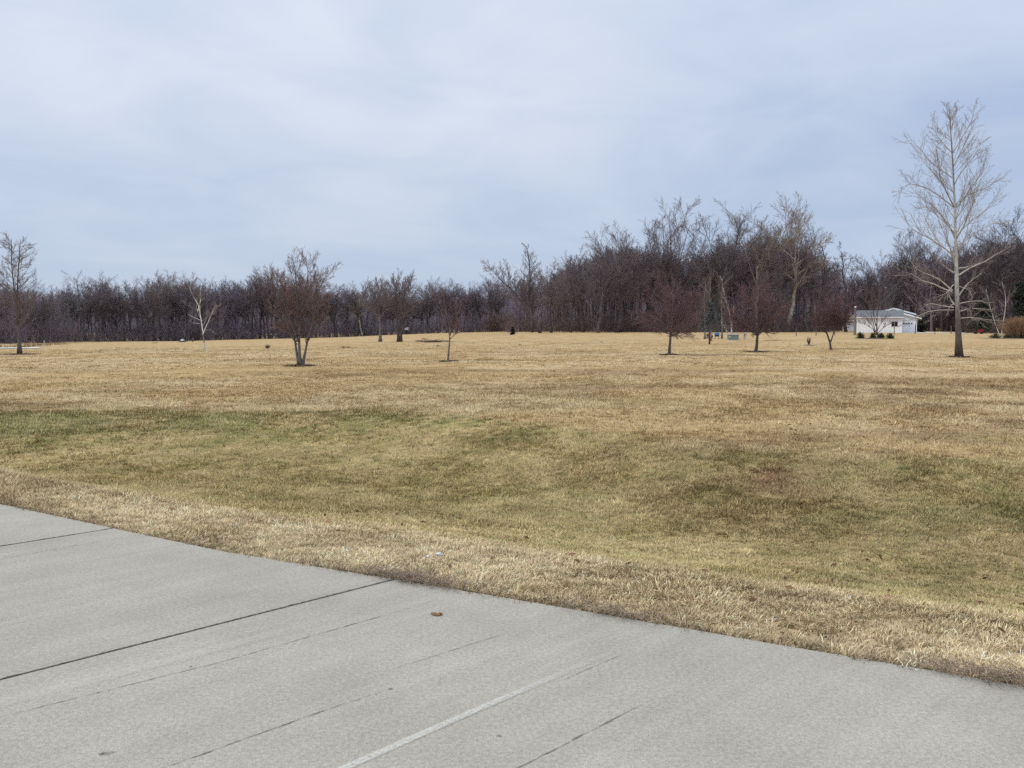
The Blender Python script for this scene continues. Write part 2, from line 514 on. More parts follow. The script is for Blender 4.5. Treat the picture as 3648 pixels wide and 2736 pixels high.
# ---------------------------------------------------------------- grass blades
def tufts(nt_, m, r0, r1, h, w, rad, name, label, seed, edge_only=False, seg=2, gain=1.0, colr=0.9):
    """turf as many small tufts: blades fan out from each centre and share its tint"""
    rng = np.random.default_rng(seed)
    if edge_only:
        tx = rng.uniform(-9, 6, nt_); d = np.abs(rng.normal(0, 0.09, nt_)) - 0.02
        ty = edge_y(tx) + d / 0.875
    else:
        th = rng.uniform(-0.72, 0.72, nt_)
        r = np.exp(rng.uniform(np.log(r0), np.log(r1), nt_) * 0.6 + 0.4 * np.log(r0 + (r1 - r0) * np.sqrt(rng.random(nt_))))
        tx, ty = r * np.sin(th), r * np.cos(th)
    k = edge_d(tx, ty) > -0.01
    tx, ty = tx[k], ty[k]; nt_ = len(tx)
    d = edge_d(tx, ty)
    jx, jy = rng.normal(0, 0.14, nt_), rng.normal(0, 0.14, nt_)
    tc_ = grass_color(tx + jx, ty + jy)
    patch = fbm(tx * 1.7, ty * 1.7, 61, 4)
    zone = sstep(1.0, 2.2, d) * (1 - sstep(8, 12, d))
    lum = np.exp(rng.normal(0, 0.30, nt_)) * (0.62 + 0.78 * patch)
    tc_ = tc_ * lum[:, None]
    pick = rng.random(nt_)
    straw = np.array([0.62, 0.49, 0.30]); green = np.array([0.24, 0.255, 0.095]); brown = np.array([0.27, 0.19, 0.11])
    a_ = pick < 0.22; tc_[a_] = tc_[a_] * 0.45 + straw * 0.55 * rng.uniform(.8, 1.1, (a_.sum(), 1))
    a_ = (pick > 0.22) & (pick < 0.30 + 0.10 * zone) & (np.hypot(tx, ty) < 24); tc_[a_] = tc_[a_] * 0.45 + green * 0.55
    a_ = (pick > 0.45) & (pick < 0.52); tc_[a_] = tc_[a_] * 0.5 + brown * 0.5
    th_ = h * rng.uniform(0.6, 1.2, nt_) * (0.55 + 0.9 * patch) * (1 - 0.35 * zone * 0)
    taz = (fbm(tx * 0.8, ty * 0.8, 67, 2) - 0.5) * 9
    idx = np.repeat(np.arange(nt_), m); n = len(idx)
    oa = rng.uniform(0, 2 * np.pi, n); orr = rad * np.sqrt(rng.random(n)) * rng.uniform(.6, 1.4, nt_)[idx]
    ox, oy = np.cos(oa) * orr, np.sin(oa) * orr
    x, y = tx[idx] + ox, ty[idx] + oy
    ok = edge_d(x, y) > -0.02
    x, y, idx, oa, orr = x[ok], y[ok], idx[ok], oa[ok], orr[ok]; n = len(x)
    z = ground_z(x, y)
    hh = th_[idx] * rng.uniform(0.55, 1.2, n)
    bx = np.cos(oa) * (orr / rad) * 0.9 + np.cos(taz)[idx] * 0.45 + rng.normal(0, .35, n)
    by = np.sin(oa) * (orr / rad) * 0.9 + np.sin(taz)[idx] * 0.45 + rng.normal(0, .35, n)
    az = np.arctan2(by, bx)
    ln = np.radians(np.clip(28 + 30 * np.hypot(bx, by) + rng.normal(0, 10, n), 6, 84))
    dx, dy = np.cos(az), np.sin(az)
    ww = w * rng.uniform(0.6, 1.3, n)
    face = az + np.pi / 2 + rng.normal(0, 0.4, n)
    S = np.stack([np.cos(face) * ww / 2, np.sin(face) * ww / 2, np.zeros(n)], 1)
    base = np.stack([x, y, z - 0.006], 1)
    mid = base + np.stack([dx * np.sin(ln * 0.65) * hh * .55, dy * np.sin(ln * 0.65) * hh * .55, np.cos(ln * 0.65) * hh * .55], 1)
    l2 = np.minimum(ln * 1.25, 1.75)
    tip = mid + np.stack([dx * np.sin(l2) * hh * .5, dy * np.sin(l2) * hh * .5, np.cos(l2) * hh * .5], 1)
    c = tc_[idx] * rng.uniform(0.75, 1.28, (n, 1)) * gain
    if seg == 2:
        V = np.stack([base - S, base + S, mid + S * 0.85, mid - S * 0.85, tip], 1).reshape(-1, 3)
        i = np.arange(n) * 5
        q = np.stack([i, i + 1, i + 2, i + 3], 1); t = np.stack([i + 3, i + 2, i + 4], 1)
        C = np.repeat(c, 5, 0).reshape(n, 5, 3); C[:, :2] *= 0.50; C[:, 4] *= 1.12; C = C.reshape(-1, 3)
    else:
        V = np.stack([base - S, base + S, tip], 1).reshape(-1, 3)
        i = np.arange(n) * 3
        q = None; t = np.stack([i, i + 1, i + 2], 1)
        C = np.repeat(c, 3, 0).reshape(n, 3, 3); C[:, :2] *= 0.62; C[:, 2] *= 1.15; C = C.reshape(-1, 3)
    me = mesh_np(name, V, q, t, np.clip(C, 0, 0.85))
    me.materials.append(M_BLADE)
    return tag(link(name, me), label, 'grass', kind='stuff')


tufts(34000, 18, 3.2, 13.5, 0.054, 0.0046, 0.055, 'dry_grass', 'dry tan and olive grass blades in the swale beside the concrete', 101)
tufts(1700, 18, 0, 0, 0.066, 0.0050, 0.040, 'edge_grass', 'ragged dry grass hanging over the concrete edge', 102, edge_only=True)
tufts(34000, 12, 8.5, 17, 0.075, 0.0080, 0.075, 'swale_grass', 'tufted olive and straw grass on the far bank of the swale', 105, seg=1)
tufts(60000, 10, 13, 36, 0.085, 0.013, 0.090, 'field_grass', 'short straw coloured grass over the mown field', 103, seg=1)
tufts(26000, 9, 28, 95, 0.075, 0.034, 0.20, 'far_field_grass', 'pale mown grass further out around the small trees', 104, seg=1, gain=1.05)

# ---------------------------------------------------------------- pavement
JD = np.array([math.cos(math.radians(43.8)), math.sin(math.radians(43.8))])
pv = Soup()
joints = [-36, -22, -14, -9.2, -5.95, -3.31, -0.78, 5.6, 9, 16, 36]
for xa, xb in zip(joints[:-1], joints[1:]):
    xs = np.linspace(xa + 0.011, xb - 0.011, max(8, int((xb - xa) / 0.15)))
    ys = edge_y(xs) + (fbm(xs * 3, xs * 0 + 2.2, 5) - 0.5) * 0.02
    e = np.stack([xs, ys], 1)
    far = e - JD * 26
    n = len(xs)
    V = np.concatenate([np.c_[e, np.zeros(n)], np.c_[far, np.zeros(n)], np.c_[e, np.full(n, -0.14)], np.c_[far, np.full(n, -0.14)]])
    i = np.arange(n - 1)
    Q = [np.stack([i, n + i, n + i + 1, i + 1], 1), np.stack([i, i + 1, 2 * n + i + 1, 2 * n + i], 1)]
    Q.append(np.array([[0, 2 * n, 3 * n, n], [n - 1, 2 * n - 1, 4 * n - 1, 3 * n - 1]]))
    pv.add(V, np.concatenate(Q), None, (0.37 + 0.08 * ((xa * 1.37) % 1.0),) * 3)
# joint filler strip under the gaps
for xj in joints[1:-1]:
    e = np.array([xj, float(edge_y(xj))]); w = np.array([0.03, 0])
    f = e - JD * 25.9; e = e - JD * 0.02
    pv.add([[*(e - w), -0.012], [*(e + w), -0.012], [*(f + w), -0.012], [*(f - w), -0.012]], [[0, 3, 2, 1]], None, (0.1, 0.1, 0.1))
cm, nt, b = new_mat('broomed_concrete')
geo = N(nt, 'ShaderNodeNewGeometry'); pos = geo.outputs['Position']
n1 = N(nt, 'ShaderNodeTexNoise', Scale=0.9, Detail=5.0); nt.links.new(pos, n1.inputs['Vector'])
n2 = N(nt, 'ShaderNodeTexNoise', Scale=150.0, Detail=2.0, Roughness=0.8); nt.links.new(pos, n2.inputs['Vector'])
vo = N(nt, 'ShaderNodeTexVoronoi', Scale=110.0); nt.links.new(pos, vo.inputs['Vector'])
rot = N(nt, 'ShaderNodeVectorRotate', rotation_type='Z_AXIS', Angle=-math.radians(43.8)); nt.links.new(pos, rot.inputs['Vector'])
mp = N(nt, 'ShaderNodeMapping'); mp.inputs['Scale'].default_value = (0.22, 5.0, 1); nt.links.new(rot.outputs[0], mp.inputs[0])
n3 = N(nt, 'ShaderNodeTexNoise', Scale=1.6, Detail=4.0); nt.links.new(mp.outputs[0], n3.inputs['Vector'])
a = N(nt, 'ShaderNodeAttribute', attribute_name='col')
c = mixc(nt, (0.330, 0.307, 0.275), (0.377, 0.351, 0.315), ramp(nt, n1.outputs[0], 0.36, 0.64))
c = mixc(nt, c, ramp(nt, n2.outputs[0], 0.30, 0.72, (0.66, 0.655, 0.65), (1.22, 1.225, 1.23)), 1.0, 'MULTIPLY')
c = mixc(nt, c, ramp(nt, n3.outputs[0], 0.28, 0.75, (0.93, 0.925, 0.915), (1.06, 1.06, 1.06)), 1.0, 'MULTIPLY')
spk = ramp(nt, vo.outputs['Distance'], 0.10, 0.22, (1, 1, 1), (0, 0, 0))
nsel = N(nt, 'ShaderNodeTexNoise', Scale=40.0, Detail=1.0); nt.links.new(pos, nsel.inputs['Vector'])
dk = mixc(nt, (0, 0, 0), spk, ramp(nt, nsel.outputs[0], 0.52, 0.58))
c = mixc(nt, c, (0.14, 0.135, 0.125), dk)
lt = mixc(nt, (0, 0, 0), spk, ramp(nt, nsel.outputs[0], 0.36, 0.44, (1, 1, 1), (0, 0, 0)))
c = mixc(nt, c, (0.47, 0.455, 0.42), lt)
nm = N(nt, 'ShaderNodeTexNoise', Scale=3.2, Detail=6.0, Roughness=0.65); nt.links.new(pos, nm.inputs['Vector'])
c = mixc(nt, c, ramp(nt, nm.outputs[0], 0.33, 0.68, (0.945, 0.94, 0.93), (1.03, 1.03, 1.03)), 1.0, 'MULTIPLY')
ng = N(nt, 'ShaderNodeTexNoise', Scale=48.0, Detail=3.0, Roughness=0.75); nt.links.new(pos, ng.inputs['Vector'])
c = mixc(nt, c, ramp(nt, ng.outputs[0], 0.36, 0.64, (0.84, 0.835, 0.825), (1.13, 1.13, 1.135)), 1.0, 'MULTIPLY')
c = mixc(nt, c, ramp(nt, a.outputs['Fac'], 0.30, 0.50, (0.96, 0.955, 0.95), (1.04, 1.04, 1.04)), 1.0, 'MULTIPLY')
# the sunk joint filler
gate = ramp(nt, a.outputs['Fac'], 0.15, 0.25)
c = mixc(nt, (0.075, 0.068, 0.060), c, gate)
nt.links.new(c, b.inputs['Base Color'])
bp = N(nt, 'ShaderNodeBump', Strength=0.12, Distance=0.002); nt.links.new(n2.outputs[0], bp.inputs['Height']); nt.links.new(bp.outputs[0], b.inputs['Normal'])
b.inputs['Roughness'].default_value = 0.92
tag(pv.build('pavement', cm), kind='structure')


def ribbon_on_pavement(name, pts, w, z, mat, rng, taper=True, jag=0.25, n=60):
    q, rad = resample(np.c_[np.asarray(pts, float), np.zeros(len(pts))], np.ones(len(pts)), n)
    t = norm(np.gradient(q, axis=0)); side = np.stack([-t[:, 1], t[:, 0], 0 * t[:, 0]], 1)
    u = np.linspace(0, 1, n)
    ww = w * (1 + rng.normal(0, jag, n)) * (np.clip(np.minimum(u, 1 - u) * 8, 0.15, 1) if taper else 1)
    q[:, :2] += side[:, :2] * (rng.normal(0, min(w * 0.25, 0.0018), n))[:, None]
    V = np.concatenate([q + side * ww[:, None] / 2, q - side * ww[:, None] / 2]); V[:, 2] = z
    i = np.arange(n - 1)
    return V, np.stack([i, n + i, n + i + 1, i + 1], 1)


# worn white line and pale scuffs (thin sheets with worn, see-through paint)
wm, nt, b = new_mat('worn_white_paint')
geo = N(nt, 'ShaderNodeNewGeometry')
n1 = N(nt, 'ShaderNodeTexNoise', Scale=60.0, Detail=4.0, Roughness=0.7); nt.links.new(geo.outputs['Position'], n1.inputs['Vector'])
at_ = N(nt, 'ShaderNodeAttribute', attribute_name='col')
mth = N(nt, 'ShaderNodeMath', operation='MULTIPLY'); nt.links.new(ramp(nt, n1.outputs[0], 0.30, 0.62, (0.35,) * 3, (1,) * 3), mth.inputs[0]); nt.links.new(at_.outputs['Fac'], mth.inputs[1])
b.inputs['Base Color'].default_value = (0.60, 0.585, 0.55, 1)
nt.links.new(mth.outputs[0], b.inputs['Alpha'])
rg = np.random.default_rng(7)


def white_strip(name, pts, w, alpha):
    s = Soup()
    n = 50
    q, _ = resample(np.c_[np.asarray(pts, float), np.zeros(len(pts))], np.ones(len(pts)), n)
    t = norm(np.gradient(q, axis=0)); side = np.stack([-t[:, 1], t[:, 0], 0 * t[:, 0]], 1)
    offs = np.array([-1, -0.5, 0.5, 1]); al = np.array([0, 1, 1, 0])
    u = np.linspace(0, 1, n); fade = np.clip((1 - u) * 5, 0, 1) * np.clip(u * 6, 0, 1)
    V = np.stack([q + side * (w * 0.6 * o) for o in offs], 1); V[..., 2] = 0.004
    Cc = np.repeat((al[None] * fade[:, None] * alpha)[..., None], 3, -1)
    Q = [(i * 4 + j, i * 4 + j + 1, (i + 1) * 4 + j + 1, (i + 1) * 4 + j) for i in range(n - 1) for j in range(3)]
    s.add(V.reshape(-1, 3), Q, None, Cc.reshape(-1, 3))
    return tag(s.build(name, wm), kind='structure')


white_strip('painted_line', [(-3.0, 0.9), (-0.63, 3.15), (-0.15, 3.64), (0.57, 4.34)], 0.042, 0.72)
white_strip('pale_scuff', [(-4.2, 2.1), (-2.29, 3.69), (-1.19, 4.64), (-0.9, 4.95)], 0.09, 0.26)
white_strip('pale_scuff', [(-7.5, 2.6), (-4.3, 5.65), (-3.25, 6.55)], 0.10, 0.24)
white_strip('pale_scuff', [(-6.5, 1.2), (-3.2, 4.35), (-2.35, 5.25)], 0.08, 0.2)

# hairline cracks
ck, nt, b = new_mat('crack_dirt'); b.inputs['Base Color'].default_value = (0.17, 0.16, 0.148, 1)
nz = N(nt, 'ShaderNodeTexNoise', Scale=14.0, Detail=4.0); g2 = N(nt, 'ShaderNodeNewGeometry'); nt.links.new(g2.outputs['Position'], nz.inputs['Vector'])
nt.links.new(ramp(nt, nz.outputs[0], 0.40, 0.60, (0.15,) * 3, (0.9,) * 3), b.inputs['Alpha'])
cs = Soup()
for pts, w in (([(-3.6, 2.4), (-2.21, 3.57), (-1.47, 4.16), (-0.81, 4.79), (-0.45, 5.15)], 0.0055), ([(-2.8, 1.8), (-1.33, 3.15), (-0.86, 3.6), (-0.55, 3.87)], 0.008),
               ([(-1.2, 2.0), (0.03, 3.15), (0.64, 3.75)], 0.008), ([(0.22, 3.93), (0.58, 4.28)], 0.004), ([(-0.62, 4.05), (-0.05, 4.55)], 0.004), ([(-4.4, 5.3), (-3.0, 6.75)], 0.004)):
    V, Q = ribbon_on_pavement('c', pts, w, 0.0025, None, rg)
    cs.add(V, Q)
tag(cs.build('pavement_crack', ck), kind='structure')
# grit and chipped arrises along the two joints in view
jm, nt, b = new_mat('joint_grit'); b.inputs['Base Color'].default_value = (0.085, 0.077, 0.068, 1)
nz = N(nt, 'ShaderNodeTexNoise', Scale=30.0, Detail=4.0); g2 = N(nt, 'ShaderNodeNewGeometry'); nt.links.new(g2.outputs['Position'], nz.inputs['Vector'])
nt.links.new(ramp(nt, nz.outputs[0], 0.42, 0.56), b.inputs['Alpha'])
cs = Soup()
for xj in (-3.31, -0.78):
    e = np.array([xj, float(edge_y(xj))]); V, Q = ribbon_on_pavement('c', [e, e - JD * 4, e - JD * 9], 0.019, 0.002, None, rg, taper=False, jag=0.22, n=500)
    cs.add(V, Q)
tag(cs.build('joint_grit', jm), kind='structure')
# small dark stains
st = Soup()
for px, py, s_ in ((385, 2684, .020), (362, 2688, .012), (1390, 2455, .010), (1340, 2475, .007), (680, 2375, .006), (1775, 2622, .012), (1172, 2500, .004)):
    p = at(px, py, 1.0); d = ray(px, py); t_ = -EYE / d[2]; p = d * t_
    k = 9; th = np.arange(k) / k * 6.283
    rr = s_ * rg.uniform(0.6, 1.2, k)
    V = np.r_[[[p[0], p[1], 0.003]], np.c_[p[0] + rr * np.cos(th) * 1.3, p[1] + rr * np.sin(th) * .8, np.full(k, 0.003)]]
    st.add(V, None, [(0, 1 + i, 1 + (i + 1) % k) for i in range(k)])
tag(st.build('pavement_stain', ck), kind='structure')

# ---------------------------------------------------------------- litter on the near ground
def on_ground(px, py):
    d = ray(px, py); t = -EYE / d[2]
    return np.array([d[0] * t, d[1] * t, 0.0])


def curled_leaf(size, rng, col):
    s = Soup(); k = 9
    u = np.linspace(-1, 1, k)
    for sd in (-1, 1):
        w = (1 - u ** 2) ** 0.6 * 0.55 * (1 + 0.25 * np.sin(u * 9))
        V = np.stack([np.stack([u, 0 * u, 0.25 * u ** 2], 1), np.stack([u, sd * w * .6, 0.25 * u ** 2 + 0.30 * w], 1), np.stack([u, sd * w, 0.25 * u ** 2 + 0.15 * w], 1)], 1) * size
        Q = [(i * 3 + j, i * 3 + j + 1, (i + 1) * 3 + j + 1, (i + 1) * 3 + j) for i in range(k - 1) for j in range(2)]
        s.add(V.reshape(-1, 3), Q, None, np.array(col) * rng.uniform(.8, 1.2))
    s.tube([[size, 0, 0.25 * size], [size * 1.5, 0.1 * size, 0.5 * size]], [0.02 * size, 0.015 * size], 4, col)
    return s


p = on_ground(1557, 2192)
o = thing('dry_leaf', (p[0], p[1], 0.003), 'curled brown dead leaf lying on the concrete', 'leaf')
s = curled_leaf(0.032, rg, (0.24, 0.14, 0.07)); s.build('blade', M_TWIG, o)
s = curled_leaf(0.022, rg, (0.30, 0.18, 0.09)); q = s.build('second_lobe', M_TWIG, o); q.location = (0.018, 0.012, 0.004); q.rotation_euler = (0.3, 0.2, 1.9)
s = curled_leaf(0.020, rg, (0.17, 0.10, 0.05)); q = s.build('second_lobe', M_TWIG, o); q.location = (-0.02, 0.008, 0.004); q.rotation_euler = (-0.3, 0.1, 2.7)
for px, py, lab, cc, sz in ((1655, 1782, 'fallen reddish leaf in the swale grass near the middle', (0.24, 0.12, 0.08), .045), (885, 1830, 'rust brown leaf on the grass left of the concrete joint', (0.28, 0.13, 0.06), .045),
                            (2000, 1895, 'dull purple brown leaf in the pale grass right of the middle', (0.17, 0.10, 0.09), .05), (3200, 1992, 'fallen red leaf in the dark grass at the right', (0.25, 0.12, 0.09), .042)):
    p = hit(px, py)
    o = curled_leaf(sz, rg, cc).build('fallen_leaf', M_TWIG); o.location = (p[0], p[1], p[2] + 0.05); o.rotation_euler = (rg.uniform(-.5, .5), rg.uniform(-.5, .5), rg.uniform(0, 6))
    tag(o, lab, 'leaf')
for px, py, lab, sz in ((1566, 1996, 'crumpled white scrap of litter on the grass verge', .022), (1525, 2004, 'small flat white paper bit left of the crumpled scrap', .013)):
    p = hit(px, py)
    s = Soup(); u, v = np.meshgrid(np.linspace(0, 2 * np.pi, 9)[:-1], np.linspace(0.1, np.pi - .1, 6))
    rr = sz * rg.uniform(0.6, 1.2, u.shape)
    V = np.stack([rr * np.cos(u) * np.sin(v) * 1.3, rr * np.sin(u) * np.sin(v), rr * np.cos(v) * .7], -1).reshape(-1, 3)
    Q = [(i * 8 + j, i * 8 + (j + 1) % 8, (i + 1) * 8 + (j + 1) % 8, (i + 1) * 8 + j) for i in range(5) for j in range(8)]
    s.add(V, Q, None, (0.62, 0.62, 0.61))
    o = s.build('litter', M_PAINT); o.location = (p[0], p[1], p[2] + 0.045); tag(o, lab, 'litter')


def weed_mat(n, c, sx, sy, col, rng, h=0.05):
    """wispy dead weed stems matted on the ground, relative to centre c"""
    x = c[0] + rng.normal(0, sx, n) * 0.8; y = edge_y(x) + np.abs(rng.normal(0.03, sy, n)) - 0.04
    z = np.maximum(ground_z(x, y), 0.002) + rng.uniform(0, .03, n)
    az = rng.uniform(0, 6.283, n); L = rng.uniform(.05, .13, n)
    a0 = np.stack([x, y, z], 1); m = a0 + np.stack([np.cos(az) * L * .5, np.sin(az) * L * .5, rng.uniform(.01, h, n)], 1)
    e = m + np.stack([np.cos(az + .4) * L * .5, np.sin(az + .4) * L * .5, rng.uniform(-.03, .02, n)], 1)
    s = Soup(); s.tubes(np.stack([a0, m, e], 1), np.full((n, 3), .0014), 3, vary(rng, n, 3, col, .35)); return s


for cx_, n_, sx_, lab in ((-0.66, 380, 0.28, 'matted purplish dead weeds at the end of the pavement joint'), (0.60, 140, 0.22, 'brown dead weeds on the pavement edge right of the white line'), (2.35, 300, 0.25, 'dark brown dead weeds on the pavement edge at the far right')):
    tag(weed_mat(n_, (cx_,), sx_, .05, (0.27, 0.205, 0.16), rg).build('dead_weeds', M_TWIG), lab, 'weeds', kind='stuff')


# ---------------------------------------------------------------- hero trees
rl = np.random.default_rng(77); n_ = 240
tl = rl.uniform(-.55, .55, n_); r_ = rl.uniform(4.5, 18, n_); x, y = r_ * np.sin(tl), r_ * np.cos(tl); k_ = edge_d(x, y) > .3; x, y = x[k_], y[k_]; n_ = len(x)
c_ = np.stack([x, y, ground_z(x, y) + rl.uniform(.025, .05, n_)], 1); a_ = norm(np.c_[rl.normal(size=(n_, 2)), rl.normal(0, .4, n_)]) * rl.uniform(.018, .04, (n_, 1)); q_ = norm(np.cross(a_, rl.normal(size=(n_, 3)))) * .016
i4 = np.arange(n_) * 4
s = Soup().add(np.stack([c_ - a_, c_ + q_, c_ + a_, c_ - q_], 1).reshape(-1, 3), np.stack([i4, i4 + 1, i4 + 2, i4 + 3], 1), None, np.repeat(np.array([.22, .125, .085]) * rl.uniform(.5, 1.5, (n_, 1)), 4, 0))
tag(s.build('dead_leaves', M_TWIG), 'scattered brown leaf scraps in the grass of the swale', 'leaves', kind='stuff')


def to_local(pts, Yd, base):
    return np.array([at(px, py, Yd) for px, py in pts]) - base


def hero(name, label, basepx, stems, cols, levels, cat='tree', limbs=None, seed=1, radk=None, limb_levels=None, group=None, trunk_cols=None, limb_cols=None, sides=(6, 4, 3, 3)):
    """stems / limbs: lists of (pixel polyline, radius px start, radius px end) laid out at the tree's own depth"""
    rng = np.random.default_rng(seed)
    base = hit(*basepx); Yd = base[1]; k = Yd / F
    o = thing(name, base - [0, 0, 0.03], label, cat, group)
    tr, cr = Soup(), Soup()
    SP, SR = [], []
    for pts, ra, rb in stems:
        l = to_local(pts, Yd, base)
        if len(stems) > 1:
            dep = rng.uniform(-0.25, 0.25)
            l[:, 1] += dep * np.linspace(0, 1, len(l)) * abs(l[-1, 2])
        u = np.linspace(0, 1, len(l)); q, rr = resample(l, (ra + (rb - ra) * u ** 0.62) * k, 14)
        rr = rr.copy(); rr[0] *= 1.35; rr[1] *= 1.1
        q[1:, :2] += np.cumsum(rng.normal(0, 0.18 * k * 4, (13, 2)), 0) * 0.3
        tr.tube(q, rr, 9, trunk_cols(q, rr) if trunk_cols else cols[0]); SP.append(q); SR.append(rr)
    S = (np.array(SP), np.array(SR))
    if limbs:
        LP, LR = [], []
        for pts, ra, rb in limbs:
            l = to_local(pts, Yd, base)
            dep = rng.uniform(-0.55, 0.55); u = np.linspace(0, 1, len(l))
            ext = np.linalg.norm(l[-1] - l[0])
            l[:, 1] += dep * ext * u
            q, rr = resample(l, (ra + (rb - ra) * u) * k, 9)
            q[1:] += np.cumsum(rng.normal(0, 0.01 * ext, (8, 3)), 0) * 0.6
            LP.append(q); LR.append(rr)
        LP, LR = np.array(LP), np.array(LR)
        lc = limb_cols(LP, LR) if limb_cols else vary(rng, len(LP), 9, cols[1])
        cr.tubes(LP, LR, 5, lc)
        grow(cr, (LP, LR), limb_levels or levels[1:], rng, cols[2:], sides=(4, 3, 3))
    if levels:
        out = grow(cr, S, levels, rng, cols[1:], sides)
    tr.build('trunk', M_BARK, o, True); cr.build('crown', M_TWIG, o, True)
    return o


def zz(pts):    # coordinates read off an enlarged view of the tall pale tree
    return [(3180 + x / 1.658, 300 + y / 1.658) for x, y in pts]


# the tall sycamore on the right
limbs = []
for pts, ra in (([(362, 1110), (330, 1085), (280, 1050), (235, 1005)], 3.4), ([(352, 1215), (300, 1165), (230, 1130), (160, 1105), (125, 1075), (90, 1020)], 3.6),
                ([(348, 1222), (250, 1190), (140, 1160), (60, 1125), (5, 1118)], 3.4), ([(360, 1315), (270, 1305), (205, 1288), (160, 1320)], 2.8), ([(365, 1300), (350, 1260), (345, 1220)], 2.6),
                ([(362, 1330), (250, 1330), (150, 1370), (120, 1390)], 2.0), ([(366, 1290), (345, 1310), (338, 1355)], 2.6),
                ([(365, 1020), (290, 950), (240, 860), (215, 760), (195, 700)], 3.3), ([(365, 1010), (240, 930), (130, 880), (45, 850), (8, 780)], 3.3),
                ([(366, 885), (320, 820), (300, 750), (230, 690), (160, 640), (110, 540)], 3.2), ([(365, 870), (300, 820), (200, 740), (135, 735)], 2.4),
                ([(362, 720), (300, 650), (240, 560), (210, 450), (180, 380)], 3.0), ([(365, 730), (290, 640), (190, 580), (120, 570), (95, 620)], 2.6),
                ([(360, 555), (300, 490), (240, 420), (200, 330), (140, 310)], 2.5), ([(352, 405), (300, 350), (270, 300), (222, 240)], 1.9), ([(350, 340), (300, 270), (280, 180)], 1.5),
                ([(392, 1245), (430, 1200), (500, 1145), (560, 1105)], 3.2), ([(390, 1125), (450, 1075), (540, 1045), (610, 1000), (680, 960)], 3.6), ([(390, 1085), (470, 1068), (520, 1052)], 3.0),
                ([(385, 965), (450, 890), (540, 830), (640, 815)], 2.8), ([(382, 905), (440, 830), (500, 720), (540, 560), (560, 420)], 3.2), ([(380, 895), (460, 820), (560, 760), (640, 690), (690, 630)], 2.8),
                ([(376, 725), (450, 620), (500, 530), (520, 420)], 2.8), ([(375, 705), (460, 650), (560, 620), (640, 560), (685, 560)], 2.6), ([(368, 585), (430, 490), (520, 400), (575, 310)], 2.5),
                ([(362, 475), (420, 390), (470, 300), (545, 225)], 2.2), ([(356, 405), (400, 300), (440, 200), (425, 145)], 1.8), ([(350, 265), (380, 160), (395, 110)], 1.2), ([(347, 250), (310, 170), (290, 130)], 1.2),
                ([(388, 1295), (450, 1280), (515, 1272), (560, 1290)], 2.2), ([(388, 1340), (470, 1320), (490, 1365), (505, 1395)], 2.4), ([(388, 1380), (450, 1372), (520, 1387), (590, 1392)], 2.0), ([(470, 1320), (530, 1325), (580, 1330)], 1.5),
                ([(392, 1190), (440, 1215), (445, 1260)], 1.4), ([(370, 800), (440, 700), (470, 560)], 2.2), ([(362, 640), (280, 560), (160, 400)], 2.0), ([(360, 1180), (300, 1230), (200, 1260)], 1.8)):
    limbs.append((zz(pts), ra * 0.82, 0.4))


def syc_trunk(q, rr):
    z = q[:, 2]; H = z.max()
    w = (sstep(0.12, 0.33, z / H) * (1 - 0.75 * sstep(0.55, 0.80, z / H)))[:, None]
    return np.array([0.115, 0.090, 0.080]) * (1 - w) + np.array([0.47, 0.46, 0.43]) * w


def syc_limb(P, R):
    H = 15.0
    z0 = P[:, :1, 2] / H; u = np.linspace(0, 1, P.shape[1])[None]
    w = (sstep(0.02, 0.10, z0) * (1 - 0.85 * sstep(0.42, 0.62, z0)) * (1 - 0.55 * u))[..., None]
    return np.array([0.31, 0.26, 0.23]) * (1 - w) + np.array([0.52, 0.50, 0.45]) * w


hero('sycamore_tree', 'tall slender sycamore with mottled white upper trunk standing alone at right', (3416, 1272),
     [(zz([(392, 1614), (388, 1450), (380, 1250), (377, 1000), (370, 850), (369, 650), (358, 450), (345, 250), (335, 125)]), 11.8, 0.6)],
     [(0.3, 0.3, 0.3), (0.33, 0.285, 0.255), (0.33, 0.28, 0.25), (0.33, 0.28, 0.245), (0.33, 0.275, 0.24)],
     [dict(k=30, t0=0.33, t1=0.93, ang=40, angsd=8, lenf=0.28, up=0.06, wob=0.035, nseg=8, rr=0.27, rmin=0.011, tpow=0.68),
      dict(k=9, t0=0.2, t1=1, ang=33, angsd=10, lenf=0.34, up=0.05, wob=0.06, nseg=4, rr=0.45, rmin=0.006, tpow=0.3),
      dict(k=6, t0=0.15, t1=1, ang=36, angsd=12, lenf=0.46, up=0.04, wob=0.05, nseg=3, rr=0.6, rmin=0.0042, tpow=0.3)],
     limbs=limbs, seed=4, trunk_cols=syc_trunk, limb_cols=syc_limb,
     limb_levels=[dict(k=11, t0=0.14, t1=0.98, ang=34, angsd=11, lenf=0.38, up=0.07, wob=0.05, nseg=5, rr=0.38, rmin=0.009, tpow=0.35),
                  dict(k=6, t0=0.12, t1=1, ang=36, angsd=12, lenf=0.42, up=0.05, wob=0.07, nseg=3, rr=0.5, rmin=0.005, tpow=0.3),
                  dict(k=3, t0=0.15, t1=1, ang=38, angsd=12, lenf=0.5, up=0.04, wob=0.10, nseg=2, rr=0.8, rmin=0.004)])

# crabapple-like reddish trees
RED = [(0.10, 0.08, 0.075), (0.13, 0.088, 0.082), (0.155, 0.106, 0.112), (0.166, 0.106, 0.115), (0.176, 0.108, 0.119)]


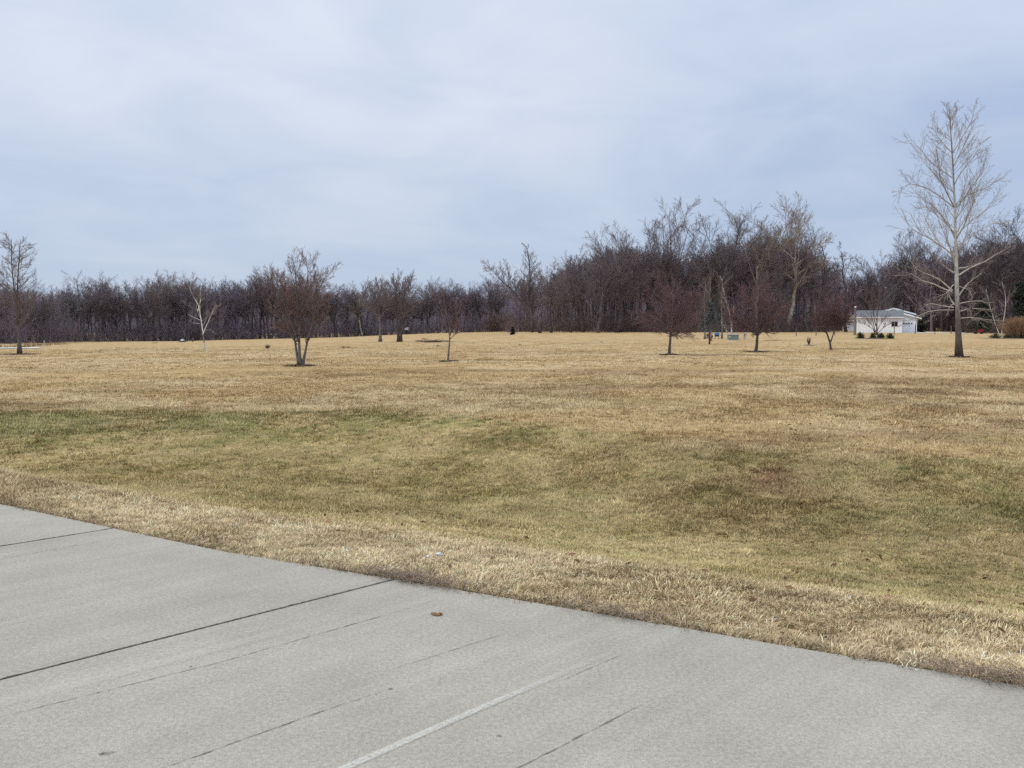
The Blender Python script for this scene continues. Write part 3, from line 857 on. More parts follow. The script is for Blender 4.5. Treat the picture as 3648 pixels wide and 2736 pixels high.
def vase_levels(H, ang=34, up=0.05, env=None, dens=1.0, k0=15, rm=0.0055, t0=0.74):
    return [dict(k=k0, t0=t0, t1=1.0, ang=ang, angsd=21, lenf=1, absl=H * 0.55, up=up, wob=0.03, nseg=7, rr=0.5, rmin=0.018, tpow=-0.1, env=env),
            dict(k=int(12 * dens), t0=0.10, t1=1, ang=33, angsd=11, lenf=0.50, up=0.04, wob=0.05, nseg=4, rr=0.45, rmin=0.009, tpow=0.3),
            dict(k=int(10 * dens), t0=0.1, t1=1, ang=34, angsd=12, lenf=0.48, up=0.04, wob=0.06, nseg=3, rr=0.55, rmin=rm * 1.2, tpow=0.3),
            dict(k=5, t0=0.1, t1=1, ang=34, angsd=12, lenf=0.55, up=0.04, wob=0.08, nseg=2, rr=0.8, rmin=rm, tpow=0.3)]


hero('ornamental_tree', 'rounded reddish tree with short straight trunk left of the green utility box', (2385, 1264),
     [([(2384, 1264), (2385, 1235), (2387, 1205), (2388, 1180)], 6.0, 3.6)], RED, vase_levels(5.0, 50, up=0.04, env=(2.75, 2.20, 1.85)), seed=11)
hero('ornamental_tree', 'rounded reddish tree with dark forked trunk right of the green utility box', (2693, 1254),
     [([(2692, 1254), (2696, 1225), (2698, 1200), (2700, 1180)], 6.5, 3.8)], RED, vase_levels(4.9, 50, up=0.04, env=(2.8, 1.95, 1.9)), seed=12)
hero('ornamental_tree', 'small dark reddish tree with two-toned trunk left of the white house', (2960, 1247),
     [([(2961, 1247), (2960, 1222), (2954, 1198), (2948, 1170)], 4.6, 2.4), ([(2960, 1215), (2964, 1195), (2970, 1165)], 2.6, 1.8)], RED, vase_levels(4.2, 34, dens=0.95, k0=10, env=(2.5, 1.35, 1.8)), seed=13)
hero('ornamental_tree', 'slim young tree with thin trunk alone in the field right of the multi-stemmed tree', (1597, 1288),
     [([(1596, 1288), (1599, 1245), (1602, 1200), (1604, 1165)], 4.2, 2.2)], [(0.17, 0.14, 0.125)] + RED[1:], vase_levels(3.9, 30, env=(2.7, .85, 1.45), dens=0.55, k0=9, rm=0.0042, t0=0.66), seed=14)
# multi-stem tree left of the middle
MS = []
for pts, ra in (([(1066, 1303), (1056, 1262), (1048, 1215), (1040, 1150), (1015, 1060), (990, 990)], 6.5), ([(1069, 1303), (1066, 1255), (1064, 1200), (1062, 1120), (1052, 1020), (1046, 940)], 7.5),
                ([(1076, 1303), (1084, 1255), (1092, 1200), (1098, 1130), (1116, 1050), (1142, 985)], 6.0), ([(1062, 1215), (1050, 1180), (1015, 1125), (980, 1065)], 3.2), ([(1092, 1210), (1108, 1180), (1132, 1125), (1158, 1060)], 3.2),
                ([(1063, 1190), (1075, 1100), (1082, 1010), (1080, 930)], 4.2), ([(1052, 1215), (1020, 1172), (985, 1125), (962, 1085)], 2.6), ([(1096, 1212), (1125, 1172), (1150, 1130), (1168, 1085)], 2.6),
                ([(1058, 1225), (1035, 1195), (1010, 1168), (985, 1148)], 2.2), ([(1098, 1205), (1125, 1110), (1130, 1040), (1136, 1000)], 3.0), ([(1056, 1200), (1030, 1110), (1010, 1030), (998, 985)], 3.0)):
    MS.append((pts, ra, 1.0))
hero('multi_stem_tree', 'broad multi-stemmed leafless tree with dark grey trunks left of the middle', (1069, 1304), MS,
     [(0.14, 0.12, 0.11), (0.19, 0.145, 0.13), (0.215, 0.155, 0.145), (0.22, 0.152, 0.143), (0.225, 0.15, 0.142)],
     [dict(k=8, t0=0.22, t1=1.0, ang=32, angsd=12, lenf=0.47, up=0.05, wob=0.035, nseg=6, rr=0.38, rmin=0.009, tpow=0.6),
      dict(k=7, t0=0.10, t1=1, ang=34, angsd=11, lenf=0.58, up=0.05, wob=0.05, nseg=4, rr=0.45, rmin=0.0055, tpow=0.3),
      dict(k=7, t0=0.1, t1=1, ang=35, angsd=12, lenf=0.55, up=0.05, wob=0.07, nseg=3, rr=0.55, rmin=0.0042, tpow=0.3),
      dict(k=4, t0=0.1, t1=1, ang=34, angsd=12, lenf=0.5, up=0.04, wob=0.14, nseg=2, rr=0.8, rmin=0.004)], seed=15)
# leafless oak-like tree at the far left
hero('shade_tree', 'dark upright leafless tree by the lane at the far left edge', (70, 1262),
     [([(70, 1262), (66, 1200), (58, 1120), (56, 1020), (60, 940), (64, 850)], 7.5, 0.9), ([(62, 1150), (50, 1050), (34, 950), (29, 848)], 4.2, 0.9)],
     [(0.12, 0.10, 0.09), (0.15, 0.12, 0.11), (0.18, 0.14, 0.125), (0.19, 0.145, 0.13), (0.19, 0.145, 0.13)],
     [dict(k=26, t0=0.16, t1=0.98, ang=56, angsd=13, lenf=0.36, up=0.06, wob=0.06, nseg=6, rr=0.35, rmin=0.014, tpow=0.7),
      dict(k=8, t0=0.12, t1=1, ang=36, angsd=11, lenf=0.50, up=0.03, wob=0.06, nseg=4, rr=0.45, rmin=0.007, tpow=0.3),
      dict(k=6, t0=0.1, t1=1, ang=36, angsd=12, lenf=0.50, up=0.03, wob=0.08, nseg=3, rr=0.6, rmin=0.005, tpow=0.3)], seed=16)


def fleck_ring(px_, row, rad, lab, sd):  # loose dark faces that darken the ground round a trunk base
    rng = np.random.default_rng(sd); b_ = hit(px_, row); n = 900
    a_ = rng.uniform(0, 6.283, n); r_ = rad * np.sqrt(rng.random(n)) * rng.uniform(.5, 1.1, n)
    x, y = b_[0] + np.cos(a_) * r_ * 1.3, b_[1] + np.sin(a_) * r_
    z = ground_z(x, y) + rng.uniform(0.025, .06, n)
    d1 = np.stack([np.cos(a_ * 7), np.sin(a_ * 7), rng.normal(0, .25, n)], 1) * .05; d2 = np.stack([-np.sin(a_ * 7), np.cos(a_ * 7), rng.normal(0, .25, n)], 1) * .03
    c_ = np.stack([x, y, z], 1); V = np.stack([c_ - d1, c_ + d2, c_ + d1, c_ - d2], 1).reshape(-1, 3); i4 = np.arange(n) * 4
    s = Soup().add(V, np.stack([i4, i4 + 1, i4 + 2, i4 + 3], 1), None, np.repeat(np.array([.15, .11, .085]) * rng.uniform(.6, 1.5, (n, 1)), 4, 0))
    tag(s.build('base_flecks', M_TWIG), lab, 'dark flecks', kind='stuff')


for px_, row, rad, lab, sd in ((3416, 1272, .55, 'dark flecks around the foot of the sycamore', 1), (2693, 1254, .8, 'dark flecks around the foot of the forked reddish tree', 2), (2385, 1264, .5, 'dark flecks around the foot of the left reddish tree', 3),
                               (1069, 1304, .6, 'dark flecks around the foot of the multi-stemmed tree', 4), (1597, 1288, .4, 'dark flecks around the foot of the slim young tree', 5), (70, 1263, 1.1, 'dark flecks standing in for shade under the tree at the left edge', 6)):  # the left-edge ring stands in for that tree's shadow on the grass
    fleck_ring(px_, row, rad, lab, sd)


# birches
def birch_trunk(q, rr):
    rng = np.random.default_rng(int(abs(q[0, 0] * 100)) % 1000)
    m = rng.random(len(q))[:, None] < 0.18
    return np.where(m, np.array([0.18, 0.16, 0.15]), np.array([0.62, 0.60, 0.57]))


BIR = [(0.6, 0.58, 0.55), (0.34, 0.31, 0.29), (0.22, 0.18, 0.17), (0.2, 0.16, 0.15), (0.18, 0.14, 0.13)]
BLV = [dict(k=12, t0=0.35, t1=1, ang=40, angsd=12, lenf=0.32, up=0.06, wob=0.13, nseg=5, rr=0.5, rmin=0.010, tpow=0.4),
       dict(k=6, t0=0.2, t1=1, ang=38, angsd=12, lenf=0.45, up=0.03, wob=0.18, nseg=3, rr=0.6, rmin=0.007),
       dict(k=5, t0=0.2, t1=1, ang=38, angsd=12, lenf=0.45, up=0.0, wob=0.2, nseg=2, rr=0.7, rmin=0.005)]
hero('birch_tree', 'thin white-barked birch with a bent trunk alone in the left field', (728, 1250),
     [([(728, 1250), (726, 1225), (720, 1185), (712, 1140), (705, 1110), (702, 1085), (690, 1070), (676, 1060), (660, 1015)], 3.0, 0.9),
      ([(722, 1190), (732, 1165), (745, 1135), (755, 1110), (770, 1085)], 2.0, 0.7), ([(704, 1108), (711, 1085), (714, 1060), (712, 1025)], 1.6, 0.6)], BIR, BLV,
     limbs=[([(713, 1140), (690, 1130), (665, 1118)], 1.3, 0.6), ([(711, 1152), (700, 1150), (688, 1150)], 1.3, 0.6), ([(724, 1188), (740, 1170), (765, 1185)], 1.0, 0.5)],
     seed=21, trunk_cols=birch_trunk, limb_levels=BLV[1:])
hero('birch_tree', 'leaning pale multi-stemmed birch growing behind the green utility box', (2606, 1206),
     [([(2607, 1206), (2606, 1165), (2602, 1130), (2585, 1075), (2573, 1020), (2565, 985)], 3.0, 0.8), ([(2605, 1195), (2588, 1178), (2580, 1160), (2568, 1146)], 2.6, 1.2),
      ([(2607, 1150), (2614, 1120), (2618, 1090)], 1.4, 0.8), ([(2606, 1200), (2604, 1160), (2606, 1140)], 1.8, 1.0)], BIR, BLV, seed=22, trunk_cols=birch_trunk)
hero('birch_tree', 'thin white birch stems rising from the shrub bed at the right edge', (3566, 1200),
     [([(3566, 1200), (3574, 1165), (3588, 1105), (3592, 1050), (3580, 1000)], 1.6, 0.5), ([(3563, 1198), (3552, 1150), (3540, 1090), (3532, 1030)], 1.2, 0.4)], BIR, BLV, seed=23, trunk_cols=birch_trunk)
# vase-shaped tree in the bed in front of the house
VB = []
for pts, ra in (([(3123, 1192), (3122, 1150), (3123, 1100), (3126, 1030)], 3.2), ([(3121, 1160), (3112, 1130), (3108, 1090), (3100, 1030)], 1.8), ([(3118, 1190), (3110, 1165), (3098, 1148), (3075, 1128)], 1.6),
                ([(3116, 1188), (3108, 1172), (3085, 1158), (3062, 1148)], 1.0), ([(3126, 1188), (3140, 1172), (3160, 1155), (3175, 1150)], 1.2), ([(3124, 1180), (3135, 1158), (3150, 1135), (3165, 1128)], 1.2), ([(3119, 1182), (3114, 1150), (3104, 1110), (3090, 1060)], 1.4)):
    VB.append((pts, ra, 0.6))
hero('vase_tree', 'bare vase-shaped tree in the shrub bed in front of the white house', (3123, 1194), VB,
     [(0.14, 0.10, 0.10), (0.15, 0.11, 0.105), (0.15, 0.115, 0.11), (0.16, 0.12, 0.115), (0.16, 0.12, 0.115)],
     [dict(k=9, t0=0.3, t1=1.0, ang=24, angsd=9, lenf=0.42, up=0.10, wob=0.08, nseg=5, rr=0.5, rmin=0.013, tpow=0.4),
      dict(k=6, t0=0.15, t1=1, ang=28, angsd=10, lenf=0.48, up=0.08, wob=0.12, nseg=3, rr=0.6, rmin=0.010),
      dict(k=4, t0=0.1, t1=1, ang=30, angsd=12, lenf=0.5, up=0.05, wob=0.15, nseg=2, rr=0.7, rmin=0.009)], seed=24)
# the two trunks further out at the left of the middle
for i, (px, row, top, lab, sd) in enumerate(((1355, 1217, 998, 'bare tree with pale grey trunk, left of the lone pair', 31), (1420, 1218, 990, 'bare tree with dark double trunk, right of the lone pair', 32))):
    st_ = [([(px, row), (px - 1, 1170), (px - 5, 1120), (px - 8, 1060), (px - 2, top + 35)], 6.0, 1.2)]
    if i: st_.append(([(px + 9, row), (px + 10, 1160), (px + 14, 1110), (px + 22, 1060), (px + 30, top + 30)], 4.6, 1.0))
    hero('field_tree', lab, (px, row), st_, [(0.17, 0.14, 0.135) if i == 0 else (0.10, 0.08, 0.08), (0.16, 0.13, 0.13), (0.18, 0.145, 0.148), (0.19, 0.15, 0.153), (0.19, 0.15, 0.153)],
         [dict(k=17, t0=0.30, t1=1, ang=38, angsd=12, lenf=0.52, up=0.07, wob=0.05, nseg=6, rr=0.45, rmin=0.02, tpow=0.4),
          dict(k=8, t0=0.15, t1=1, ang=35, angsd=11, lenf=0.52, up=0.06, wob=0.06, nseg=4, rr=0.5, rmin=0.011, tpow=0.3),
          dict(k=6, t0=0.15, t1=1, ang=36, angsd=12, lenf=0.52, up=0.05, wob=0.09, nseg=3, rr=0.6, rmin=0.008, tpow=0.3),
          dict(k=4, t0=0.15, t1=1, ang=38, angsd=12, lenf=0.5, up=0.05, wob=0.2, nseg=2, rr=0.7, rmin=0.009)], seed=sd)

# ---------------------------------------------------------------- woods: individual trees
# skyline trees of the right-hand wood
RW = [('lean', 1925, 1188, 150, 905, 'bare tree leaning left over the corner of the right wood', 0.15), ('spire', 1903, 1187, 158, 866, 'thin spire-topped bare tree at the left corner of the right wood', None),
      ('a', 1965, 1187, 152, 925, 'small bare tree just right of the spire-topped tree', None), ('b', 2030, 1187, 156, 915, 'low bare tree between the spire-topped tree and the round crowned one', None),
      ('round', 2135, 1187, 150, 818, 'broad round-crowned bare tree with a low limb reaching left', 2.6), ('c', 2075, 1187, 158, 880, 'bare tree tucked behind the left side of the round crown', None),
      ('round2', 2205, 1187, 154, 808, 'bare tree with pale trunk streaks right of the round-crowned one', None), ('d', 2290, 1187, 158, 790, 'tall narrow bare tree left of the great vase-shaped one', None),
      ('vase', 2415, 1187, 156, 716, 'great vase-shaped bare tree rising above the reddish tree', 1.0), ('e', 2345, 1187, 160, 815, 'bare tree half hidden left of the great vase-shaped one', None),
      ('vase2', 2555, 1187, 156, 742, 'dense dark bare tree right of the great vase-shaped one', None), ('b', 2480, 1187, 165, 850, 'lower bare tree in the notch beside the great vase-shaped one', None),
      ('pale', 2700, 1187, 158, 712, 'wide pale-branched tree, left one of the highest pair in the right wood', 0.4), ('pale2', 2805, 1187, 160, 700, 'wide pale-branched tree, right one of the highest pair in the right wood', 2.0),
      ('a', 2620, 1187, 162, 790, 'bare tree between the dense dark tree and the pale pair', None), ('c', 2870, 1187, 160, 800, 'bare tree at the falling right side of the pale pair', None),
      ('d', 2760, 1187, 152, 870, 'bare dark tree in front of the pale pair', None),
      ('spire', 2945, 1185, 160, 868, 'slender bare tree left of the snag', None), ('snag', 3017, 1182, 162, 858, 'gaunt tree with broken limb stubs left of the white house', 0.5),
      ('e', 3070, 1181, 178, 915, 'low bare tree behind the front roof of the white house', None), ('a', 3110, 1181, 185, 905, 'bare tree behind the ridge of the white house', None),
      ('vase', 3190, 1181, 190, 822, 'upswept bare tree behind the white house', 2.0), ('c', 3255, 1181, 190, 840, 'bare tree behind the garage end of the white house', None),
      ('b', 3330, 1183, 180, 850, 'bare tree behind the driveway left of the sycamore', None), ('vase2', 3395, 1184, 180, 845, 'bare tree hidden behind the sycamore trunk', None),
      ('d', 3460, 1186, 165, 830, 'bare tree just right of the sycamore trunk', None), ('round', 3515, 1188, 160, 790, 'bare tree with fine rounded top right of the sycamore', None),
      ('e', 3578, 1188, 155, 742, 'tall bare tree over the birch stems at the right edge', None), ('round2', 3650, 1188, 158, 742, 'tall bare tree cut by the right edge of the picture', None), ('a', 3710, 1188, 160, 760, 'bare tree just beyond the right edge', None)]
for v, px, row, Yd, top, lab, rz in RW[:-1]:
    wood_tree(v, px, row, Yd, top, lab, rz=rz, name='bare_tree')

SKY_L = np.array([[-150, 1000], [0, 1000], [100, 1012], [180, 1030], [215, 1008], [250, 1005], [300, 988], [335, 972], [370, 985], [400, 988], [440, 995], [480, 990], [520, 992], [560, 975], [585, 968], [610, 985], [650, 980], [690, 982], [730, 988],
                  [780, 1000], [840, 990], [880, 992], [920, 975], [960, 955], [1000, 965], [1100, 985], [1150, 1000], [1200, 1005], [1260, 1000], [1300, 990], [1350, 1002], [1390, 1000], [1440, 1000], [1470, 1020], [1500, 1010], [1530, 1000], [1570, 998], [1610, 992],
                  [1650, 1002], [1690, 1022], [1735, 978], [1790, 985], [1860, 985]])
GRP = [(-200, 240, 'slim dark tree of the far treeline beside the tree at the left edge', 'far treeline by the left edge'),
       (240, 640, 'dark bare tree of the far treeline left of the white birch', 'far treeline left of the birch'),
       (640, 960, 'dark bare tree of the far treeline between the birch and the multi-stemmed tree', 'far treeline right of the birch'),
       (960, 1330, 'grey bare tree of the far treeline right of the multi-stemmed tree', 'far treeline right of the multi-stemmed tree'),
       (1330, 1660, 'thin bare tree of the far treeline around the lone pair and the slim young tree', 'far treeline behind the lone pair'),
       (1660, 1900, 'bare tree of the far treeline just left of the right wood', 'far treeline by the right wood')]
pool = ['a', 'b', 'c', 'd', 'e', 'round', 'round2', 'vase2', 'vase']
px = -60.0; i = 0
while px < 1800:
    Yd = float(np.interp(px, DPX, DR)) + RNG.uniform(2, 9)
    row = float(np.interp(px, DPX, DROW))
    top = float(np.interp(px, SKY_L[:, 0], SKY_L[:, 1])) + RNG.uniform(-4, 10)
    if abs(px - 335) < 18:
        wood_tree('round', px, row, Yd, 970, 'dark broad tree standing highest in the far left treeline'); px += 36; continue
    if abs(px - 590) < 18:
        wood_tree('pale', px, row, Yd, 962, 'pale-limbed sycamore showing white in the far left treeline'); px += 36; continue
    g = [q for q in GRP if q[0] <= px < q[1]][0]
    wood_tree(pool[int(RNG.integers(len(pool)))], px, row, Yd, top, g[2], g[3])
    px += RNG.uniform(24, 40); i += 1
wood_tree('vase', 960, 1206, 205, 950, 'tall bare tree showing left of the multi-stemmed tree crown')
wood_tree('pale2', 1290, 1199, 218, 1035, 'thin white-trunked tree in the far treeline left of the lone pair')


# ---------------------------------------------------------------- woods: uncountable fill
def fill_branches(seed, H=12.0):
    rng = np.random.default_rng(seed)
    n = 6; z = np.linspace(0, 1, n)
    pts = np.stack([np.cumsum(rng.normal(0, .14, n)), np.cumsum(rng.normal(0, .14, n)), z * H * 0.75], 1)
    rad = 0.17 * (1 - 0.75 * z)
    S = (pts[None], rad[None]); out = [S]
    P, R = S
    for kw in (dict(k=13, t0=0.15, t1=1, ang=38, angsd=13, lenf=0.60, up=0.05, wob=0.06, env=(.62 * H, .20 * H, .32 * H), nseg=4, rr=0.5, rmin=0.045, tpow=0.3),
               dict(k=7, t0=0.2, t1=1, ang=34, angsd=12, lenf=0.48, up=0.06, wob=0.12, nseg=3, rr=0.6, rmin=0.026),
               dict(k=7, t0=0.2, t1=1, ang=36, angsd=12, lenf=0.5, up=0.05, wob=0.14, nseg=2, rr=0.7, rmin=0.017)):
        P, R = spawn(P, R, rng=rng, **kw); out.append((P, R))
    top = max(p[..., 2].max() for p, r in out)
    return out, top


FB = [fill_branches(50 + i) for i in range(6)]


def fill_wood(name, label, pts, seed, tint):
    rng = np.random.default_rng(seed); s = Soup()
    for (x, y, z, H) in pts:
        bs, top = FB[int(rng.integers(len(FB)))]
        k = H / top; a = rng.uniform(0, 6.28); c_, s_ = math.cos(a), math.sin(a)
        M = np.array([[c_, -s_, 0], [s_, c_, 0], [0, 0, 1]]) * k
        g = np.array(tint) * rng.uniform(0.75, 1.25) * (1 + rng.normal(0, 0.06, 3))
        tk_ = 0.62 if rng.random() < 0.7 else rng.uniform(0.8, 1.3)
        for li, (P, R) in enumerate(bs):
            s.tubes(P @ M.T + np.array([x, y, z]), R * max(k, 0.8), 5 if li == 0 else 2, vary(rng, len(P), P.shape[1], g * (tk_ if li == 0 else 1.0), .2))
    return tag(s.build(name, M_WOOD), label, 'woods', kind='stuff')


def wood_points(n, p0, p1, dmin, dmax, topf, rng, dbase=None, exclude=None):
    out = []
    for _ in range(n):
        px = rng.uniform(p0, p1)
        Yd = (float(np.interp(px, DPX, DR)) if dbase is None else dbase(px)) + dmin + (dmax - dmin) * rng.random() ** 1.3
        row = float(np.interp(px, DPX, DROW))
        if exclude and exclude(px, Yd): continue
        p = at(px, row, Yd); z = float(ground_z(p[0], p[1])) - 0.1
        H = at(px, topf(px) + abs(rng.normal(0, 34)), Yd)[2] - z
        if H > 1: out.append((p[0], p[1], z, H))
    return out


def topL(px): return float(np.interp(px, SKY_L[:, 0], SKY_L[:, 1])) + 12


TR = np.array([[1840, 985], [1900, 950], [1960, 945], [2040, 930], [2090, 880], [2140, 862], [2220, 855], [2300, 856], [2420, 880], [2520, 868], [2650, 828], [2750, 805], [2850, 830], [2920, 895], [3000, 950], [3060, 960], [3130, 930], [3200, 880], [3300, 880], [3450, 870], [3550, 820], [3700, 800], [3900, 820]])


def topR(px): return float(np.interp(px, TR[:, 0], TR[:, 1])) + 14


def clear_house(px, Yd): return 2930 < px < 3420 and Yd < 176


r1 = np.random.default_rng(71)
fill_wood('far_woods', 'dense purplish grey mass of bare trees along the far left field edge', wood_points(300, -350, 1290, 4, 70, topL, r1) + wood_points(40, 1290, 1500, 10, 60, lambda p: topL(p) + 30, r1) + wood_points(60, 1500, 1860, 4, 60, topL, r1), 72, (0.215, 0.183, 0.228))  # purplish tint has the distance haze painted into it
fill_wood('right_woods', 'dense brownish mass of bare trees filling the wood on the right', wood_points(430, 1850, 3900, 6, 62, topR, r1, exclude=clear_house), 73, (0.185, 0.150, 0.165))


def thicket(name, label, n, p0, p1, dmin, dmax, h0, h1, tint, seed, exclude=None, stems=16, r=0.016):
    rng = np.random.default_rng(seed); s = Soup()
    P0, H = [], []
    for _ in range(n):
        px = rng.uniform(p0, p1)
        Yd = float(np.interp(px, DPX, DR)) + rng.uniform(dmin, dmax)
        if exclude and exclude(px, Yd): continue
        p = at(px, float(np.interp(px, DPX, DROW)), Yd); hc = rng.uniform(h0, h1) * (0.6 + 0.8 * vnoise(px / 60., 0, seed))
        for _k in range(stems):
            x, y = p[0] + rng.normal(0, .9), p[1] + rng.normal(0, .9)
            P0.append((x, y, float(p[2]))); H.append(hc * rng.uniform(.5, 1.1))
    P0 = np.array(P0); H = np.array(H); P0[:, 2] = ground_z(P0[:, 0], P0[:, 1]) - 0.05
    B = len(H); d = norm(np.c_[rng.normal(0, .28, (B, 2)), np.ones(B)]); Q = [P0]
    for j in range(4):
        d = norm(d + rng.normal(0, .14, (B, 3))); Q.append(Q[-1] + d * (H / 4)[:, None])
    P = np.stack(Q, 1); R = np.full((B, 1), r * 1.5) * np.linspace(1, .5, 5)[None] * np.ones((B, 1))
    tc = np.array(tint)
    def colr(n_, k_): return vary(rng, n_, k_, tc, .3)
    s.tubes(P, R, 2, colr(B, 5))
    P2, R2 = spawn(P, R, rng=rng, k=7, t0=0.15, t1=1, ang=42, angsd=14, lenf=0.42, up=0.05, wob=0.2, nseg=3, rr=0.7, rmin=r * 0.8)
    s.tubes(P2, R2, 2, colr(len(P2), 4))
    return tag(s.build(name, M_WOOD), label, 'undergrowth', kind='stuff')


thicket('undergrowth', 'dark brushy undergrowth along the foot of the far left woods', 560, -350, 1850, 0, 12, 2.2, 5.4, (0.170, 0.140, 0.168), 81, stems=12, r=0.022)
thicket('undergrowth', 'reddish brown undergrowth along the foot of the right wood', 380, 1840, 2960, 0, 12, 1.3, 3.9, (0.160, 0.118, 0.118), 82, stems=14, r=0.018)
thicket('undergrowth', 'brown undergrowth behind the driveway and the shrub bed on the right', 170, 3430, 3950, 2, 16, 1.6, 4.5, (0.130, 0.095, 0.082), 83, stems=14, r=0.018)
thicket('undergrowth', 'bare brush behind the white house and garage', 90, 2960, 3440, 20, 32, 2.5, 5.0, (0.12, 0.092, 0.09), 84, stems=14, r=0.018)
thicket('weed_patch', 'low dry weeds around the lane at the far left', 40, -200, 230, -42, -28, 0.25, 0.6, (0.13, 0.085, 0.065), 85, stems=18, r=0.008)
thicket('oak_scrub', 'rusty leaved scrub at the far edge left of the right wood', 26, 1740, 1835, 0, 6, 2.0, 4.4, (0.15, 0.10, 0.088), 86, stems=18, r=0.03)

# distant wooded rise behind everything
hs = Soup()
pxs = np.linspace(-2500, 6200, 180)
rows = np.interp(pxs, [-2500, 0, 600, 1200, 1450, 1650, 1900, 2400, 3000, 3648, 6200], [1085, 1090, 1070, 1078, 1082, 1080, 1040, 1010, 1040, 1010, 1030]) + (fbm(pxs / 90., pxs * 0, 91) - 0.5) * 26
L = []
for k_, (Yd, f_) in enumerate(((300, 0.0), (330, 0.55), (380, 0.85), (430, 1.0), (700, 0.7))):
    for pxx, rw in zip(pxs, rows):
        p = at(pxx, rw, 430); b0 = -6
        L.append((p[0] * Yd / 430, Yd, b0 + (p[2] - b0) * f_ + (0 if f_ in (0, 1) else float(fbm(pxx / 50., Yd, 93) - .5) * 2)))
nP = len(pxs)
Q = [(r_ * nP + i, r_ * nP + i + 1, (r_ + 1) * nP + i + 1, (r_ + 1) * nP + i) for r_ in range(4) for i in range(nP - 1)]
hm, nt, b = new_mat('wooded_hill')
geo = N(nt, 'ShaderNodeNewGeometry'); n1 = N(nt, 'ShaderNodeTexNoise', Scale=0.35, Detail=8.0, Roughness=0.75); nt.links.new(geo.outputs['Position'], n1.inputs['Vector'])
nt.links.new(ramp(nt, n1.outputs[0], 0.3, 0.7, (0.060, 0.053, 0.062), (0.095, 0.082, 0.095)), b.inputs['Base Color']); b.inputs['Specular IOR Level'].default_value = 0
tag(hs.add(L, Q).build('hill', hm, smooth=True), kind='structure')


# ---------------------------------------------------------------- evergreen things
def needles(s, P, n, size, col, rng, spread=0.12):
    """many small leaf faces scattered along polylines P (B,n,3)"""
    B, m, _ = P.shape
    b_ = rng.integers(0, B, n); f = rng.random(n) ** 0.7 * (m - 1); i = np.minimum(f.astype(int), m - 2); w = (f - i)[:, None]
    c = P[b_, i] * (1 - w) + P[b_, i + 1] * w + rng.normal(0, spread, (n, 3))
    a = norm(rng.normal(size=(n, 3))) * size; q = norm(np.cross(a, rng.normal(size=(n, 3)))) * size * .35
    V = np.stack([c - a, c + q, c + a, c - q], 1).reshape(-1, 3)
    i4 = np.arange(n) * 4
    C = np.repeat(np.asarray(col) * rng.uniform(.5, 1.5, (n, 1)), 4, 0)
    s.add(V, np.stack([i4, i4 + 1, i4 + 2, i4 + 3], 1), None, C)


def conifer(px, row, Yd, toprow, width, label, col, seed, name='spruce_tree', nleaf=6000, bare=0.15, size=0.14, trunkcol=(0.10, 0.085, 0.08), ragged=0.25):
    rng = np.random.default_rng(seed)
    p = at(px, row, Yd); z = float(ground_z(p[0], p[1])); H = at(px, toprow, Yd)[2] - z; W = width * Yd / F / 2
    o = thing(name, (p[0], p[1], z - 0.03), label, 'tree')
    t, c = Soup(), Soup()
    tp = np.stack([rng.normal(0, .03, 6), rng.normal(0, .03, 6), np.linspace(0, H * .95, 6)], 1); tp[0, :2] = 0
    tr_ = np.linspace(.022 * H, .004 * H, 6); t.tube(tp, tr_, 7, trunkcol)
    k = 70; u = bare + (1 - bare) * np.sort(rng.random(k)); az = rng.uniform(0, 6.28, k)
    L = W * (1 - u) ** 0.75 * rng.uniform(1 - ragged, 1 + ragged, k) / max((1 - bare) ** 0.75, .1)
    m = 5; w = np.linspace(0, 1, m)[None]
    P = np.stack([np.cos(az)[:, None] * L[:, None] * w, np.sin(az)[:, None] * L[:, None] * w, (u * H)[:, None] + L[:, None] * (0.25 * w - 0.45 * w ** 2)], -1)
    c.tubes(P, np.full((k, m), .012) * np.linspace(1.4, .5, m), 3, vary(rng, k, m, (.09, .07, .06)))
    needles(c, P, nleaf, size, col, rng, W * .10)
    t.build('trunk', M_BARK, o, True); c.build('crown', M_LEAF, o)
    return o


conifer(2528, 1208, 78, 1075, 92, 'blue-green spruce with a bare lower trunk beside the blue-covered grill', (0.090, 0.102, 0.105), 201, bare=0.34, size=0.075, nleaf=2300, ragged=0.45)
conifer(1827, 1192, 146, 1164, 18, 'tiny dark evergreen at the left corner of the right wood', (0.02, 0.025, 0.018), 202, name='evergreen_tree', bare=0.02, size=.12, nleaf=1500)
conifer(3628, 1190, 150, 1010, 95, 'dark green pine at the right edge behind the orange grass', (0.030, 0.038, 0.028), 203, name='pine_tree', bare=0.08, size=.20, nleaf=6000, ragged=0.4)
conifer(3500, 1186, 152, 1060, 90, 'dark green pine right of the sycamore trunk', (0.042, 0.046, 0.036), 204, name='pine_tree', bare=0.08, size=.2, nleaf=4500, ragged=0.45)


